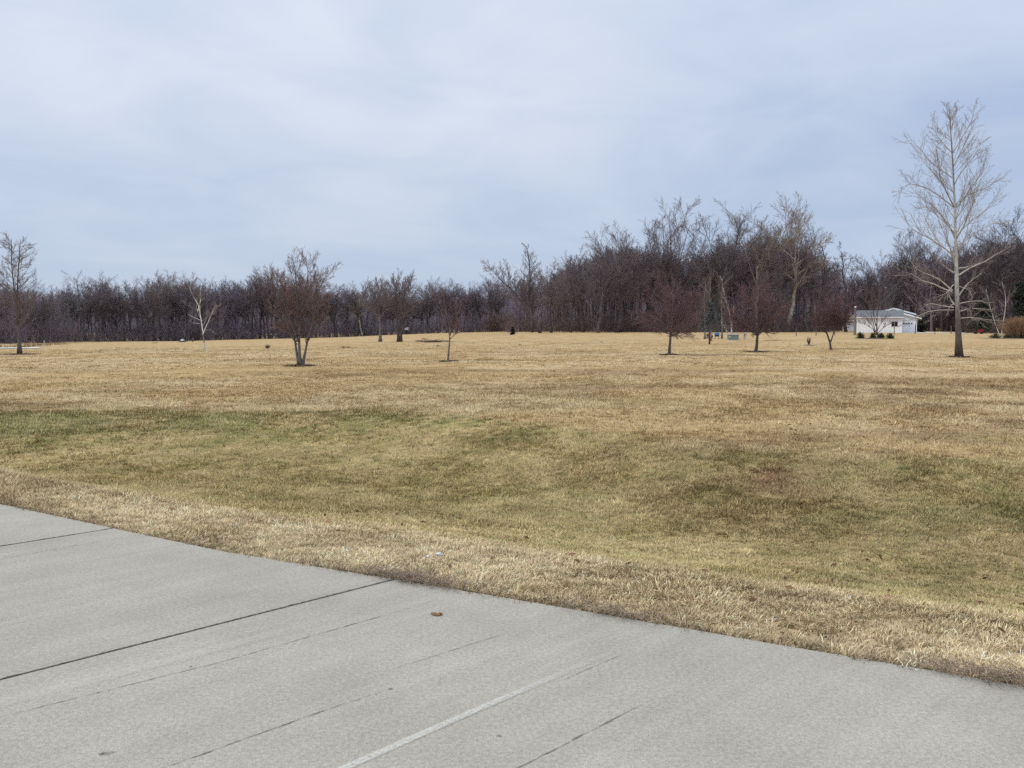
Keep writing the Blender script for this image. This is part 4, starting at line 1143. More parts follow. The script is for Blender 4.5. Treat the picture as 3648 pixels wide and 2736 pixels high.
def shrub(px, row, Yd, toprow, width, label, col, seed, nleaf=2500, name='evergreen_shrub', group=None, size=0.07, depth=None, cat='shrub'):
    rng = np.random.default_rng(seed)
    p = at(px, row, Yd); z = float(ground_z(p[0], p[1])); H = at(px, toprow, Yd)[2] - z; W = width * Yd / F / 2
    o = thing(name, (p[0], p[1], z), label, cat, group)
    k = 60; m = 4; az = rng.uniform(0, 6.28, k); el = rng.uniform(0.05, 1.5, k); rr = rng.uniform(.75, 1.1, k)
    tip = np.stack([np.cos(az) * np.cos(el) * W * rr, np.sin(az) * np.cos(el) * (depth or W) * rr, np.maximum(np.sin(el) * H * rr, .05)], 1)
    w = np.linspace(0, 1, m)[None, :, None]; P = tip[:, None] * w
    st_, fo = Soup(), Soup()
    st_.tubes(P, np.full((k, m), .010), 3, vary(rng, k, m, (.10, .075, .06)))
    needles(fo, P, nleaf, size, col, rng, W * .10)
    st_.build('stem', M_TWIG, o); fo.build('foliage', M_LEAF, o)
    return o


# ---------------------------------------------------------------- the white house
HY = 150.0; HPX = 3150.0
th = math.atan((HPX - 1824) / F); kv = HY / F; kh = kv * math.cos(th)
hb = at(HPX, 1185, HY)
house = thing('white_house', tuple(hb), 'white sided house with grey roof and attached garage behind the field', 'house', rz=-th)


def hx(p): return (p - HPX) * kh


def hz(r): return (1185 - r) * kv


WHITE = (0.80, 0.80, 0.83); GREY = (0.14, 0.145, 0.165); TRIM = (0.86, 0.87, 0.90); DARK = (0.02, 0.018, 0.022)
sid, nt, b = new_mat('white_lap_siding')
tc = N(nt, 'ShaderNodeTexCoord'); wv = N(nt, 'ShaderNodeTexWave', wave_type='BANDS', bands_direction='Z', wave_profile='SAW', Scale=1.3); nt.links.new(tc.outputs['Object'], wv.inputs['Vector'])
nz = N(nt, 'ShaderNodeTexNoise', Scale=0.8, Detail=4.0); nt.links.new(tc.outputs['Object'], nz.inputs['Vector'])
c = mixc(nt, (0.87, 0.87, 0.89), (0.78, 0.78, 0.82), ramp(nt, wv.outputs[0], 0.80, 1.0)); c = mixc(nt, c, ramp(nt, nz.outputs[0], .3, .7, (.94,) * 3, (1.03,) * 3), 1.0, 'MULTIPLY')
nt.links.new(c, b.inputs['Base Color']); bp = N(nt, 'ShaderNodeBump', Strength=0.5, Distance=0.02); nt.links.new(wv.outputs[0], bp.inputs['Height']); nt.links.new(bp.outputs[0], b.inputs['Normal'])
rf, nt, b = new_mat('grey_shingle')
tc = N(nt, 'ShaderNodeTexCoord'); nz = N(nt, 'ShaderNodeTexNoise', Scale=7.0, Detail=5.0); nt.links.new(tc.outputs['Object'], nz.inputs['Vector'])
nt.links.new(ramp(nt, nz.outputs[0], .3, .7, (0.10, 0.105, 0.12), (0.19, 0.195, 0.215)), b.inputs['Base Color'])
# front wing
w0, w1, hw = hx(3050), hx(3213), hz(1130)
s = Soup(); s.box(w0, w1, 0, 4.6, -0.4, hw)
s.build('wall', sid, house)
# its gable ends
for x0_, x1_ in ((w0, w0 + .1), (w1 - .1, w1)):
    s = Soup()
    s.add([(x0_, 0, hw), (x0_, 4.6, hw), (x0_, 2.3, hw + 1.15), (x1_, 0, hw), (x1_, 4.6, hw), (x1_, 2.3, hw + 1.15)], [(0, 1, 4, 3), (1, 2, 5, 4), (2, 0, 3, 5)], [(0, 2, 1), (3, 4, 5)])
    s.build('gable', sid, house)
s = Soup(); e0, e1, rz_ = w0 - 0.25, w1 + 0.2, hz(1107.5)
tk = 0.12
for ya, yb in ((-0.4, 2.3), (5.0, 2.3)):
    za, zb = hw - 0.12, rz_
    s.add([(e0, ya, za), (e1, ya, za), (e1, yb, zb), (e0, yb, zb), (e0, ya, za + tk), (e1, ya, za + tk), (e1, yb, zb + tk), (e0, yb, zb + tk)],
          [(0, 1, 2, 3), (4, 7, 6, 5), (0, 4, 5, 1), (1, 5, 6, 2), (3, 2, 6, 7), (0, 3, 7, 4)])
roof = s.build('roof', rf, house)
s = Soup(); s.box(e0, e1, -0.46, -0.403, hw - .13, hw + .02, (0.75, 0.76, 0.79)); s.build('gutter', M_PAINT, house)


def gable_block(cx_, hwid, eave_row, peak_row, y0, y1, wx0, wx1, zbase):
    """gabled volume whose gable faces the viewer"""
    ze, zp = hz(eave_row), hz(peak_row)
    sl = (zp - ze) / hwid
    s = Soup()
    def top(x): return zp - 0.16 - abs(x - cx_) * sl
    s.prism([(wx0, zbase), (wx1, zbase), (wx1, top(wx1)), (cx_, zp - 0.16), (wx0, top(wx0))], y0, y1)
    wl = s.build('wall', sid, house)
    s = Soup()
    for sg in (-1, 1):
        xe = cx_ + sg * hwid
        s.add([(cx_, y0 - .35, zp - .14), (xe, y0 - .35, ze - .14), (xe, y1 + .3, ze - .14), (cx_, y1 + .3, zp - .14), (cx_, y0 - .35, zp), (xe, y0 - .35, ze), (xe, y1 + .3, ze), (cx_, y1 + .3, zp)],
              [(0, 1, 2, 3), (4, 7, 6, 5), (0, 4, 5, 1), (1, 5, 6, 2), (3, 2, 6, 7)])
    r_ = s.build('roof', rf, house)
    s = Soup()
    for sg in (-1, 1):
        xe = cx_ + sg * hwid; yy0, yy1 = y0 - .42, y0 - .353
        s.add([(cx_, yy0, zp - .22), (xe, yy0, ze - .22), (xe, yy1, ze - .22), (cx_, yy1, zp - .22), (cx_, yy0, zp + .04), (xe, yy0, ze + .04), (xe, yy1, ze + .04), (cx_, yy1, zp + .04)],
              [(0, 1, 2, 3), (4, 7, 6, 5), (0, 4, 5, 1), (1, 5, 6, 2), (3, 2, 6, 7), (0, 3, 7, 4)], None, TRIM)
    s.build('fascia', M_PAINT, r_)
    return wl


gc = hx(3183)
gable_block(gc, hx(3283) - gc, 1133, 1106, 4.9, 11.5, hx(3110), hx(3264), -0.4)
gable_block(gc, hx(3268) - gc, 1117, 1094, 11.9, 20.0, hx(3112), hx(3258), 0)
# garage door with its row of dark panes
d0, d1 = hx(3214.5), hx(3257)
s = Soup(); s.box(d0, d1, 4.84, 4.897, 0.1, hz(1140), (0.74, 0.75, 0.80))
for k_ in range(1, 4): s.box(d0 + .02, d1 - .02, 4.825, 4.838, 0.1 + k_ * (hz(1140) - .1) / 4 - .012, 0.1 + k_ * (hz(1140) - .1) / 4 + .012, (0.55, 0.56, 0.6))
gd = s.build('garage_door', M_PAINT, house)
glass, nt, b = new_mat('dark_glass'); b.inputs['Base Color'].default_value = (0.012, 0.012, 0.016, 1); b.inputs['Roughness'].default_value = 0.35
for k_ in range(4):
    x0_ = hx(3216.5 + k_ * 9.6); Soup().box(x0_, x0_ + 6.0 * kh, 4.80, 4.836, hz(1155), hz(1151)).build('window_pane', glass, gd)
s = Soup(); s.box(d0 - .12, d0 - .01, 4.78, 4.897, .05, hz(1139), TRIM); s.box(d1 + .01, d1 + .12, 4.78, 4.897, .05, hz(1139), TRIM); s.box(d0 - .12, d1 + .12, 4.78, 4.897, hz(1139) + .002, hz(1137), TRIM); s.build('door_frame', M_PAINT, gd)
# window in the front wall
x0_, x1_ = hx(3175.5), hx(3196)
wn = Soup(); wn.box(x0_, x1_, -.03, -.003, hz(1162), hz(1147)); wn = wn.build('window', glass, house)
s = Soup(); m_ = (x0_ + x1_) / 2
for a_, b_, c_, d_ in ((x0_ - .05, x0_ - .002, hz(1163), hz(1146)), (x1_ + .002, x1_ + .05, hz(1163), hz(1146)), (m_ - .03, m_ + .03, hz(1162) + .002, hz(1147) - .002), (x0_ - .05, x1_ + .05, hz(1163) - .05, hz(1163)), (x0_ - .05, x1_ + .05, hz(1146), hz(1146) + .05)):
    s.box(a_, b_, -.05, -.031, c_, d_, (0.35, 0.34, 0.36))
s.build('frame', M_PAINT, wn)
s = Soup(); s.box(hx(3199), hx(3202), -.12, -.003, hz(1163), hz(1159), (0.45, 0.46, 0.48)); s.build('meter_box', M_METAL, house)
s = Soup(); s.box(hx(3206.5), hx(3209.5), -.12, -.003, hz(1160), hz(1155), (0.45, 0.46, 0.48)); s.build('meter_box', M_METAL, house)
s = Soup(); s.tube([(hx(3266), 4.75, .0), (hx(3266), 4.75, hz(1136))], .05, 6, TRIM); s.build('downspout', M_PAINT, house)

# driveway
dv = Soup()
pts = [(3206, 1183.6), (3300, 1184.6), (3395, 1186.5), (3460, 1188), (3450, 1184.5), (3340, 1180.5), (3262, 1177.0), (3206, 1177.5)]
W = []
for px_, rw in pts:
    Yd = 149 if rw > 1181.9 else 156
    p = at(px_, rw, Yd); W.append((p[0], p[1], float(ground_z(p[0], p[1])) + 0.10))
# a near kerb line and a far line, as one strip
near, farl = W[:4], W[4:][::-1]
V = near + farl; Q = [(i, i + 1, 5 + i, 4 + i) for i in range(3)]
V2 = [(x, y, z - .12) for x, y, z in near]; V = V + V2; Q += [(8 + i, 9 + i, i + 1, i) for i in range(3)]
ccm, nt, b = new_mat('pale_concrete'); tc = N(nt, 'ShaderNodeNewGeometry'); nz = N(nt, 'ShaderNodeTexNoise', Scale=1.2, Detail=5.0); nt.links.new(tc.outputs['Position'], nz.inputs['Vector'])
nt.links.new(ramp(nt, nz.outputs[0], .3, .7, (.55, .55, .55), (.68, .68, .68)), b.inputs['Base Color'])
tag(dv.add(V, Q).build('driveway', ccm), kind='structure')

# tan roofed house further left
p = at(3010, 1172, 176); th2 = math.atan((3010 - 1824) / F); k2 = 176 / F; kk = k2 * math.cos(th2)
h2 = thing('tan_roofed_house', (p[0], p[1], p[2] - .2), 'low house with tan roof half hidden left of the white house', 'house', rz=-th2)
s = Soup(); s.box(-9 * kk * 1, 62 * kk, 0, 6, -1.2, 33 * k2 * 1, (0.70, 0.74, 0.80)); s.build('wall', M_PAINT, h2)
s = Soup(); s.box(-45 * kk, -9.3 * kk, 0.6, 6, -1.2, 27 * k2, (0.13, 0.055, 0.05)); s.build('shed_wing', M_PAINT, h2)
s = Soup()
for ya, yb in ((-.5, 3), (6.5, 3)):
    s.add([(-20 * kk, ya, 32 * k2), (70 * kk, ya, 32 * k2), (70 * kk, yb, 56 * k2), (-6 * kk, yb, 56 * k2), (-20 * kk, ya, 30 * k2), (70 * kk, ya, 30 * k2), (70 * kk, yb, 54 * k2), (-6 * kk, yb, 54 * k2)],
          [(0, 1, 2, 3), (4, 7, 6, 5), (0, 4, 5, 1), (1, 5, 6, 2), (0, 3, 7, 4)], None, (0.42, 0.32, 0.25))
r_ = s.build('roof', M_STONE, h2)
s = Soup(); s.tube([(19 * kk, 2.0, 48 * k2), (19 * kk, 2.0, 60 * k2)], .10, 8, (.5, .5, .5)); s.tube([(19 * kk, 2.0, 60 * k2), (19 * kk, 2.0, 63 * k2)], [.2, .16], 8, (.85, .85, .87)); s.build('vent_pipe', M_METAL, r_)
Soup().box(12 * kk, 18 * kk, -.04, -.003, 18 * k2, 21 * k2, DARK).build('window', glass, h2)

# wooden posts of the fence line
for i, (px_, r0_, r1_, w_, lab) in enumerate(((2836, 1198, 1170, 3.2, 'weathered fence post behind the reddish trees, leftmost of the row'), (2907, 1196, 1166, 3.2, 'weathered fence post left of the small dark reddish tree'), (2973, 1195, 1168, 3.2, 'weathered fence post right of the small dark reddish tree'),
                                              (3185, 1190, 1162, 3.0, 'brown fence post in front of the house window'), (3260, 1189, 1154, 3.6, 'brown fence post in front of the garage corner'), (3330, 1190, 1180, 2.8, 'short stub of post at the driveway edge'), (3388, 1190, 1160, 3.0, 'thin post behind the driveway left of the sycamore trunk'))):
    b_ = hit(px_, r0_); Yd = b_[1]; zt = at(px_, r1_, Yd)[2]; w_ = w_ * Yd / F / 2
    s = Soup(); s.tube([(0, 0, -.2), (0.01, 0, (zt - b_[2]) * .5), (0, .01, zt - b_[2])], [w_ * 1.05, w_, w_ * .92], 8, (0.17, 0.115, 0.095) if i > 2 else (0.14, 0.12, 0.115))
    o = s.build('fence_post', M_TIMBER); o.location = b_; tag(o, lab, 'post', 'fence posts')
b_ = hit(3045, 1194); Yd = b_[1]; k_ = Yd / F
o = thing('lamp_post', tuple(b_), 'thick grey post with a white cap at the left corner of the house', 'post')
Hh = at(3045, 1095, Yd)[2] - b_[2]
s = Soup(); s.tube([(0, 0, -.2), (0, 0, Hh * .5), (-.02, 0, Hh)], [4.4 * k_, 4.0 * k_, 3.4 * k_], 10, (0.20, 0.175, 0.18)); s.build('pole', M_TIMBER, o)
s = Soup(); s.tube([(-.02, 0, Hh), (-.02, 0, Hh + 2 * k_), (-.02, 0, Hh + 3.4 * k_)], [3.6 * k_, 3.8 * k_, 1.8 * k_], 10, (.85, .86, .88)); s.build('cap', M_METAL, o)

# shrub bed in front of the house
BY = float(hit(3120, 1207)[1]) + 1.0
bd = Soup(); p = at(3118, 1206, BY); k_ = BY / F
k = 28; tt = np.arange(k) / k * 6.283; rrr = 1 + 0.10 * np.sin(tt * 3 + 1) + 0.05 * np.sin(tt * 7)
ox, oy = p[0] + 74 * k_ * np.cos(tt) * rrr, p[1] + 1.8 * np.sin(tt) * rrr
V = [(p[0], p[1], float(ground_z(p[0], p[1])) + .12)] + [(a_, b__, float(ground_z(a_, b__)) + .004) for a_, b__ in zip(ox, oy)]
bd.add(V, None, [(0, 1 + i, 1 + (i + 1) % k) for i in range(k)], (0.10, 0.065, 0.055))
tag(bd.build('mulch_bed', M_STONE), 'brown mulch bed under the shrubs in front of the white house', 'mulch bed')
for px_, w_, tr_, lab, sd in ((3064, 34, 1184, 'rounded low evergreen shrub, leftmost in the bed by the house', 301), (3109, 30, 1186, 'low evergreen shrub left of the vase-shaped tree stems', 302), (3138, 32, 1187, 'low evergreen shrub right of the vase-shaped tree stems', 303), (3172, 32, 1186, 'low spiky evergreen shrub, rightmost in the bed by the house', 304)):
    shrub(px_, 1206, BY, tr_, w_, lab, (0.040, 0.055, 0.025), sd, nleaf=1800, group='evergreen shrubs in the house bed', size=0.06)
shrub(3282, 1180, 160, 1136, 46, 'big dark yew bush against the garage corner', (0.012, 0.020, 0.012), 305, nleaf=4500, size=0.09)
# right-hand bed
RYB = float(hit(3560, 1206)[1]); k_ = RYB / F
p = at(3590, 1206, RYB)
bd = Soup(); ox, oy = p[0] + 110 * k_ * np.cos(tt) * rrr, p[1] + 2.4 * np.sin(tt) * rrr
V = [(p[0], p[1], float(ground_z(p[0], p[1])) + .12)] + [(a_, b__, float(ground_z(a_, b__)) + .004) for a_, b__ in zip(ox, oy)]
bd.add(V, None, [(0, 1 + i, 1 + (i + 1) % k) for i in range(k)], (0.13, 0.09, 0.08))
tag(bd.build('mulch_bed', M_STONE), 'brown mulch bed under the birch stems at the right edge', 'mulch bed')
for px_, w_, tr_, lab, sd, cc in ((3545, 50, 1188, 'low straggly shrub at the left end of the right bed', 311, (0.075, 0.068, 0.038)), (3590, 46, 1190, 'olive shrub beside the birch stems in the right bed', 312, (0.060, 0.062, 0.030)), (3640, 40, 1186, 'green shrub under the orange grass at the right edge', 313, (0.04, 0.055, 0.025))):
    shrub(px_, 1207, RYB, tr_, w_, lab, cc, sd, nleaf=1700, size=0.06, name='low_shrub')


def grass_clump(px_, row, Yd, toprow, width, label, col, seed, n=1500, r=0.012):
    rng = np.random.default_rng(seed); p = at(px_, row, Yd); z = float(ground_z(p[0], p[1])); H = at(px_, toprow, Yd)[2] - z; W = width * Yd / F / 2
    s = Soup(); b0 = np.c_[rng.normal(0, W * .28, (n, 2)), np.zeros(n)]; d = norm(np.c_[b0[:, :2] / W * 0.9 + rng.normal(0, .15, (n, 2)), np.ones(n)])
    L = H * rng.uniform(.55, 1.1, n); P = [b0]
    for j in range(4):
        P.append(P[-1] + d * (L / 4)[:, None]); d = norm(d + np.c_[b0[:, :2] / W * .12 * j, -0.06 * j * np.ones(n)])
    s.tubes(np.stack(P, 1), r * np.linspace(1, .5, 5)[None] * np.ones((n, 1)), 2, vary(rng, n, 5, col, .35))
    o = s.build('ornamental_grass', M_TWIG); o.location = (p[0], p[1], z); return tag(o, label, 'grass clump')


grass_clump(3632, 1204, RYB + .8, 1130, 90, 'tall orange clump of dried ornamental grass at the right edge', (0.31, 0.195, 0.125), 321, 2600, .013)

# utility box, pedestal, grill and other yard things
b_ = hit(2614, 1212); Yd = b_[1]; k_ = Yd / F; tb = math.atan((2614 - 1824) / F); kx = k_ * math.cos(tb)
o = thing('utility_box', tuple(b_), 'squat grey-green utility cabinet under the leaning birch', 'utility box', rz=-tb + 0.20)
s = Soup(); W_, Hh = 18 * kx, 20 * k_
s.box(-W_, W_, -.02, .9, 0.03, Hh * .92, (0.17, 0.215, 0.20)); s.build('body', M_METAL, o)
s = Soup(); s.box(-W_ - .04, W_ + .04, -.06, .95, Hh * .92 + .002, Hh * 1.03, (0.33, 0.38, 0.36)); s.build('lid', M_METAL, o)
s = Soup(); s.box(-W_ - .12, W_ + .12, -.12, 1.0, -.1, .028, (0.40, 0.39, 0.37)); s.build('base_pad', M_STONE, o)
s = Soup(); s.box(-W_ * .1, W_ * .0, -.05, -.021, Hh * .35, Hh * .5, (0.3, 0.33, 0.32)); s.build('handle', M_METAL, o)
s = Soup(); s.box(-W_ + .04, -W_ + .16, -.03, -.0205, Hh * .55, Hh * .72, (0.8, 0.8, 0.78)); s.build('warning_sticker', M_PAINT, o)
b_ = hit(2653, 1211)
o = thing('pedestal', tuple(b_), 'pale upright cable pedestal right of the utility cabinet', 'pedestal'); k_ = b_[1] / F
s = Soup(); s.box(-3.6 * k_, 3.6 * k_, -3 * k_, 3 * k_, -.05, 21 * k_, (0.42, 0.44, 0.43)); s.build('body', M_METAL, o)
s = Soup(); s.box(-4.4 * k_, 4.4 * k_, -3.8 * k_, 3.8 * k_, 21 * k_ + .002, 26 * k_, (0.55, 0.57, 0.56)); s.build('cap', M_METAL, o)
s = Soup(); s.box(-2.4 * k_, 2.4 * k_, -3.3 * k_, -3.02 * k_, 17 * k_, 19 * k_, (0.15, 0.15, 0.15)); s.build('label_plate', M_METAL, o)
b_ = hit(2554, 1208); k_ = b_[1] / F
o = thing('covered_grill', tuple(b_), 'garden grill under a bright blue cover beside the spruce', 'grill', rz=-.2)
for sx in (-6, 6):
    for sy in (-4, 4): Soup().tube([(sx * k_, sy * k_, 0), (sx * k_, sy * k_, 15 * k_)], .025, 6, (.05, .05, .055)).build('leg', M_METAL, o)
s = Soup(); s.box(-7.5 * k_, 7.5 * k_, -5 * k_, 5 * k_, 9 * k_, 15 * k_, (.035, .035, .045)); s.build('firebox', M_METAL, o)
s = Soup(); u_ = np.linspace(0, math.pi, 9)
s.prism([(9.5 * k_ * math.cos(a_), 15.2 * k_ + 8 * k_ * math.sin(a_) ** .7) for a_ in u_], -6 * k_, 6 * k_, (0.07, 0.22, 0.52)); s.build('cover', M_PAINT, o)
# stacked brown pile beside it
b_ = hit(2530, 1206); k_ = b_[1] / F
s = Soup(); rr_ = np.random.default_rng(5)
for j in range(26):
    a0 = np.array([rr_.uniform(-13, 13) * k_, rr_.uniform(-.5, .5), rr_.uniform(.08, .55)]); a0[2] *= 1 - (abs(a0[0]) / (14 * k_)) ** 2 * .7
    s.tube([a0 - [0, .25, 0], a0 + [rr_.normal(0, .05), .25, 0]], rr_.uniform(.05, .09), 7, np.array([0.20, 0.115, 0.06]) * rr_.uniform(.6, 1.3))
o = s.build('log_pile', M_TIMBER); o.location = b_ + np.array([0, .6, 0]); tag(o, 'brown pile of logs between the trunks under the spruce', 'log pile')
for px_, row, top_, lab, sd in ((2511, 1208, 1000, 'thin grey-barked tree left of the spruce trunk', 401), (2532, 1214, 960, 'slim grey tree standing in front of the spruce', 402), (2572, 1206, 985, 'thin grey-barked tree right of the blue-covered grill', 403)):
    hero('slim_tree', lab, (px_, row), [([(px_, row), (px_ + 1, 1150), (px_ - 3, 1080), (px_ + 2, top_)], 3.4, .7)],
         [(0.20, 0.18, 0.17), (0.19, 0.165, 0.155), (0.18, 0.15, 0.135), (0.18, 0.145, 0.13), (0.17, .14, .125)],
         [dict(k=22, t0=0.3, t1=1, ang=32, angsd=9, lenf=0.24, up=0.08, wob=0.10, nseg=5, rr=0.4, rmin=0.012, tpow=0.5), dict(k=7, t0=0.2, t1=1, ang=34, angsd=10, lenf=0.45, up=0.05, wob=0.15, nseg=3, rr=0.6, rmin=0.009),
          dict(k=5, t0=0.1, t1=1, ang=36, angsd=10, lenf=0.45, up=0.05, wob=0.18, nseg=2, rr=0.7, rmin=0.007)], seed=sd)
# red garden tractor by the drive
p = at(3487, 1187, 146); k_ = 146 / F
o = thing('garden_tractor', (p[0], p[1], float(ground_z(p[0], p[1]))), 'small red garden tractor parked at the wood edge right of the sycamore', 'tractor', rz=-.35)
s = Soup(); s.prism([(-.75, .35), (.55, .35), (.62, .62), (.5, .78), (-.1, .80), (-.2, .55), (-.75, .55)], -.32, .32, (0.26, 0.02, 0.025)); s.build('body', M_PAINT, o)
s = Soup(); s.prism([(-.62, .552), (-.22, .552), (-.28, .66), (-.55, .68), (-.62, .98), (-.70, .98)], -.22, .22, (.03, .03, .035)); s.build('seat', M_PAINT, o)
for wx, wr in ((-.5, .28), (.42, .2)):
    for sy in (-1, 1):
        s = Soup(); s.tube([(wx, sy * .34, wr), (wx, sy * .50, wr)], wr, 14, (.02, .02, .022)); s.build('wheel', M_PAINT, o)
s = Soup(); s.tube([(-.02, 0, .8), (-.16, 0, 1.0)], .02, 6, (.03, .03, .03)); s.tube([(-.20, -.14, 1.0), (-.16, 0, 1.03), (-.20, .14, 1.0)], .02, 6, (.03, .03, .03)); s.build('steering_wheel', M_PAINT, o)
s = Soup(); s.box(.3, 1.1, -.4, .4, .12, .3, (.05, .05, .055)); s.build('mower_deck', M_METAL, o)

# house glimpsed through the far woods
p = at(1345, 1196, 226); k_ = 226 / F
o = thing('far_house', (p[0], p[1], p[2] - .3), 'pale bluish house glimpsed through the woods behind the lone pair', 'house', rz=.15)
s = Soup(); s.box(-40 * k_, 38 * k_, 0, 7, -.5, 26 * k_, (0.62, 0.68, 0.74)); s.build('wall', M_PAINT, o)
s = Soup()
for ya, yb in ((-.6, 3.5), (7.6, 3.5)): s.add([(-44 * k_, ya, 25.6 * k_), (42 * k_, ya, 25.6 * k_), (42 * k_, yb, 42 * k_), (-44 * k_, yb, 42 * k_)], [(0, 1, 2, 3)], None, (.22, .23, .26))
s.build('roof', M_STONE, o)
for i in range(4): Soup().box((-32 + i * 17) * k_, (-26 + i * 17) * k_, -.05, -.003, 10 * k_, 19 * k_).build('window', glass, o)
p = at(1449, 1172, 224)
o = thing('parked_trailer', (p[0], p[1], float(ground_z(p[0], p[1]))), 'small white trailer glimpsed in the woods right of the lone pair', 'trailer')
zt = p[2] - float(ground_z(p[0], p[1])); k_ = 224 / F
s = Soup(); s.prism([(-6 * k_, zt - .35), (6 * k_, zt - .35), (6.5 * k_, zt + .2), (5 * k_, zt + .42), (-6 * k_, zt + .3)], -.9, .9, (.85, .86, .88)); s.build('body', M_PAINT, o)
s = Soup(); s.tube([(0, -.95, zt - .55), (0, -.75, zt - .55)], .34, 12, (.02, .02, .02)); s.build('wheel', M_PAINT, o)
s = Soup(); s.tube([(0, .75, zt - .55), (0, .95, zt - .55)], .34, 12, (.02, .02, .02)); s.build('wheel', M_PAINT, o)
s = Soup(); s.box(-5 * k_, 5 * k_, -.4, .4, 0, zt - .352, (.06, .055, .055)); s.build('chassis', M_METAL, o)

# lane at far left
lane = Soup(); nP = 20
V = []
for u_ in np.linspace(0, 1, nP):
    px_ = -500 + 640 * u_
    for dz_, rw in ((0, 1247 - 5.0 * u_), (1, 1243.2 - 4.0 * u_)):
        h_ = hit(px_, rw); V.append((h_[0], h_[1], h_[2] + .05))
lane.add(V, [(2 * i, 2 * i + 2, 2 * i + 3, 2 * i + 1) for i in range(nP - 1)])
tag(lane.build('lane', ccm), kind='structure')

# small things in the field
for px_, row, top_, w_, lab, cc in ((158, 1232, 1213, 3.6, 'pale grey post in the weeds right of the left-edge tree', (.40, .40, .41)), (292, 1240, 1230, 2.2, 'short white marker post in the left field', (.75, .75, .75)), (687, 1218, 1206, 5.0, 'dark stump of post right of the white boulder', (.10, .08, .08))):
    b_ = hit(px_, row); k_ = b_[1] / F; H_ = at(px_, top_, b_[1])[2] - b_[2]
    s = Soup(); s.tube([(0, 0, -.1), (0, 0, H_ * .9), (0, 0, H_)], [w_ * k_ / 2] * 2 + [w_ * k_ / 2 * .7], 8, cc); o = s.build('marker_post', M_STONE); o.location = b_; tag(o, lab, 'post')


def boulder(px_, row, w_, h_, lab, cc, sd):
    rng = np.random.default_rng(sd); b_ = hit(px_, row); k_ = b_[1] / F
    u, v = np.meshgrid(np.linspace(0, 2 * np.pi, 15)[:-1], np.linspace(0.02, np.pi - .02, 9)); r_ = rng.uniform(.85, 1.12, u.shape)
    V = np.stack([r_ * np.cos(u) * np.sin(v) * w_ * k_ / 2, r_ * np.sin(u) * np.sin(v) * w_ * k_ / 2.4, r_ * np.cos(v) * h_ * k_ * .6 + h_ * k_ * .35], -1).reshape(-1, 3)
    Q = [(i * 14 + j, (i + 1) * 14 + j, (i + 1) * 14 + (j + 1) % 14, i * 14 + (j + 1) % 14) for i in range(8) for j in range(14)]
    o = Soup().add(V, Q, None, cc).build('boulder', M_STONE, None, True); o.location = b_; return tag(o, lab, 'boulder')


boulder(650, 1217, 14, 9, 'whitish boulder on a low brush heap in the far left field', (.55, .56, .55), 1)


def stick_pile(px_, row, w_, h_, n, lab, cc, sd, name='brush_pile', r=.02, cat='brush pile'):
    rng = np.random.default_rng(sd); b_ = hit(px_, row); k_ = b_[1] / F; W_ = w_ * k_ / 2; H_ = h_ * k_
    x = rng.normal(0, .42, n) * W_; y = rng.normal(0, .3, n) * min(W_, .8); az = rng.normal(0, .5, n) + np.where(rng.random(n) < .5, 0, math.pi)
    L = rng.uniform(.3, .9, n) * W_; el = np.abs(rng.normal(0.1, .3, n))
    a0 = np.stack([x, y, rng.uniform(0, .4, n) * H_], 1); d = np.stack([np.cos(az) * np.cos(el), np.sin(az) * np.cos(el), np.sin(el) * np.minimum(1, H_ / W_ * 2)], 1)
    m = a0 + d * (L / 2)[:, None]; e = m + norm(d + rng.normal(0, .2, (n, 3))) * (L / 2)[:, None]; e[:, 2] = np.clip(e[:, 2], .01, H_ * 1.2)
    s = Soup().tubes(np.stack([a0, m, e], 1), np.full((n, 3), r) * [1, .8, .5], 4, vary(rng, n, 3, cc, .3))
    o = s.build(name, M_TWIG); o.location = b_; return tag(o, lab, cat)


BR = (0.13, 0.095, 0.08)
stick_pile(652, 1219, 34, 7, 60, 'low dark brush heap around the whitish boulder', BR, 1)
stick_pile(1545, 1220, 130, 13, 46, 'fallen branch lying across the grass behind the slim young tree', (0.15, .11, .09), 2, 'fallen_branch', .03, 'branch')
stick_pile(1235, 1240, 50, 8, 12, 'bent fallen branch left of the lone pair', BR, 3, 'fallen_branch', .025, 'branch')
stick_pile(325, 1256, 12, 3, 6, 'short dark stick in the left field, left one of two', BR, 4, 'fallen_stick', .022, 'stick')
stick_pile(357, 1256, 16, 6, 6, 'short tilted stick in the left field, right one of two', BR, 5, 'fallen_stick', .022, 'stick')
stick_pile(550, 1223, 22, 4, 14, 'reddish brown heap of sticks left of the whitish boulder', (0.17, .09, .07), 6)
stick_pile(1563, 1233, 20, 4, 14, 'small dark clod of sticks left of the slim young tree trunk', BR, 7)
stick_pile(2143, 1220, 14, 5, 14, 'small rusty clod on the grass before the right wood', (0.18, .08, .05), 8)
stick_pile(1852, 1229, 12, 4, 12, 'small tan clod on the grass below the tiny evergreen', (0.22, .16, .11), 9)
stick_pile(2750, 1213, 80, 2, 14, 'thin fallen branch lying right of the forked reddish tree', BR, 10, 'fallen_branch', .02, 'branch')
stick_pile(2480, 1296, 10, 4, 6, 'little dark stick below the utility cabinet in the open field', BR, 11, 'fallen_stick', .018, 'stick')


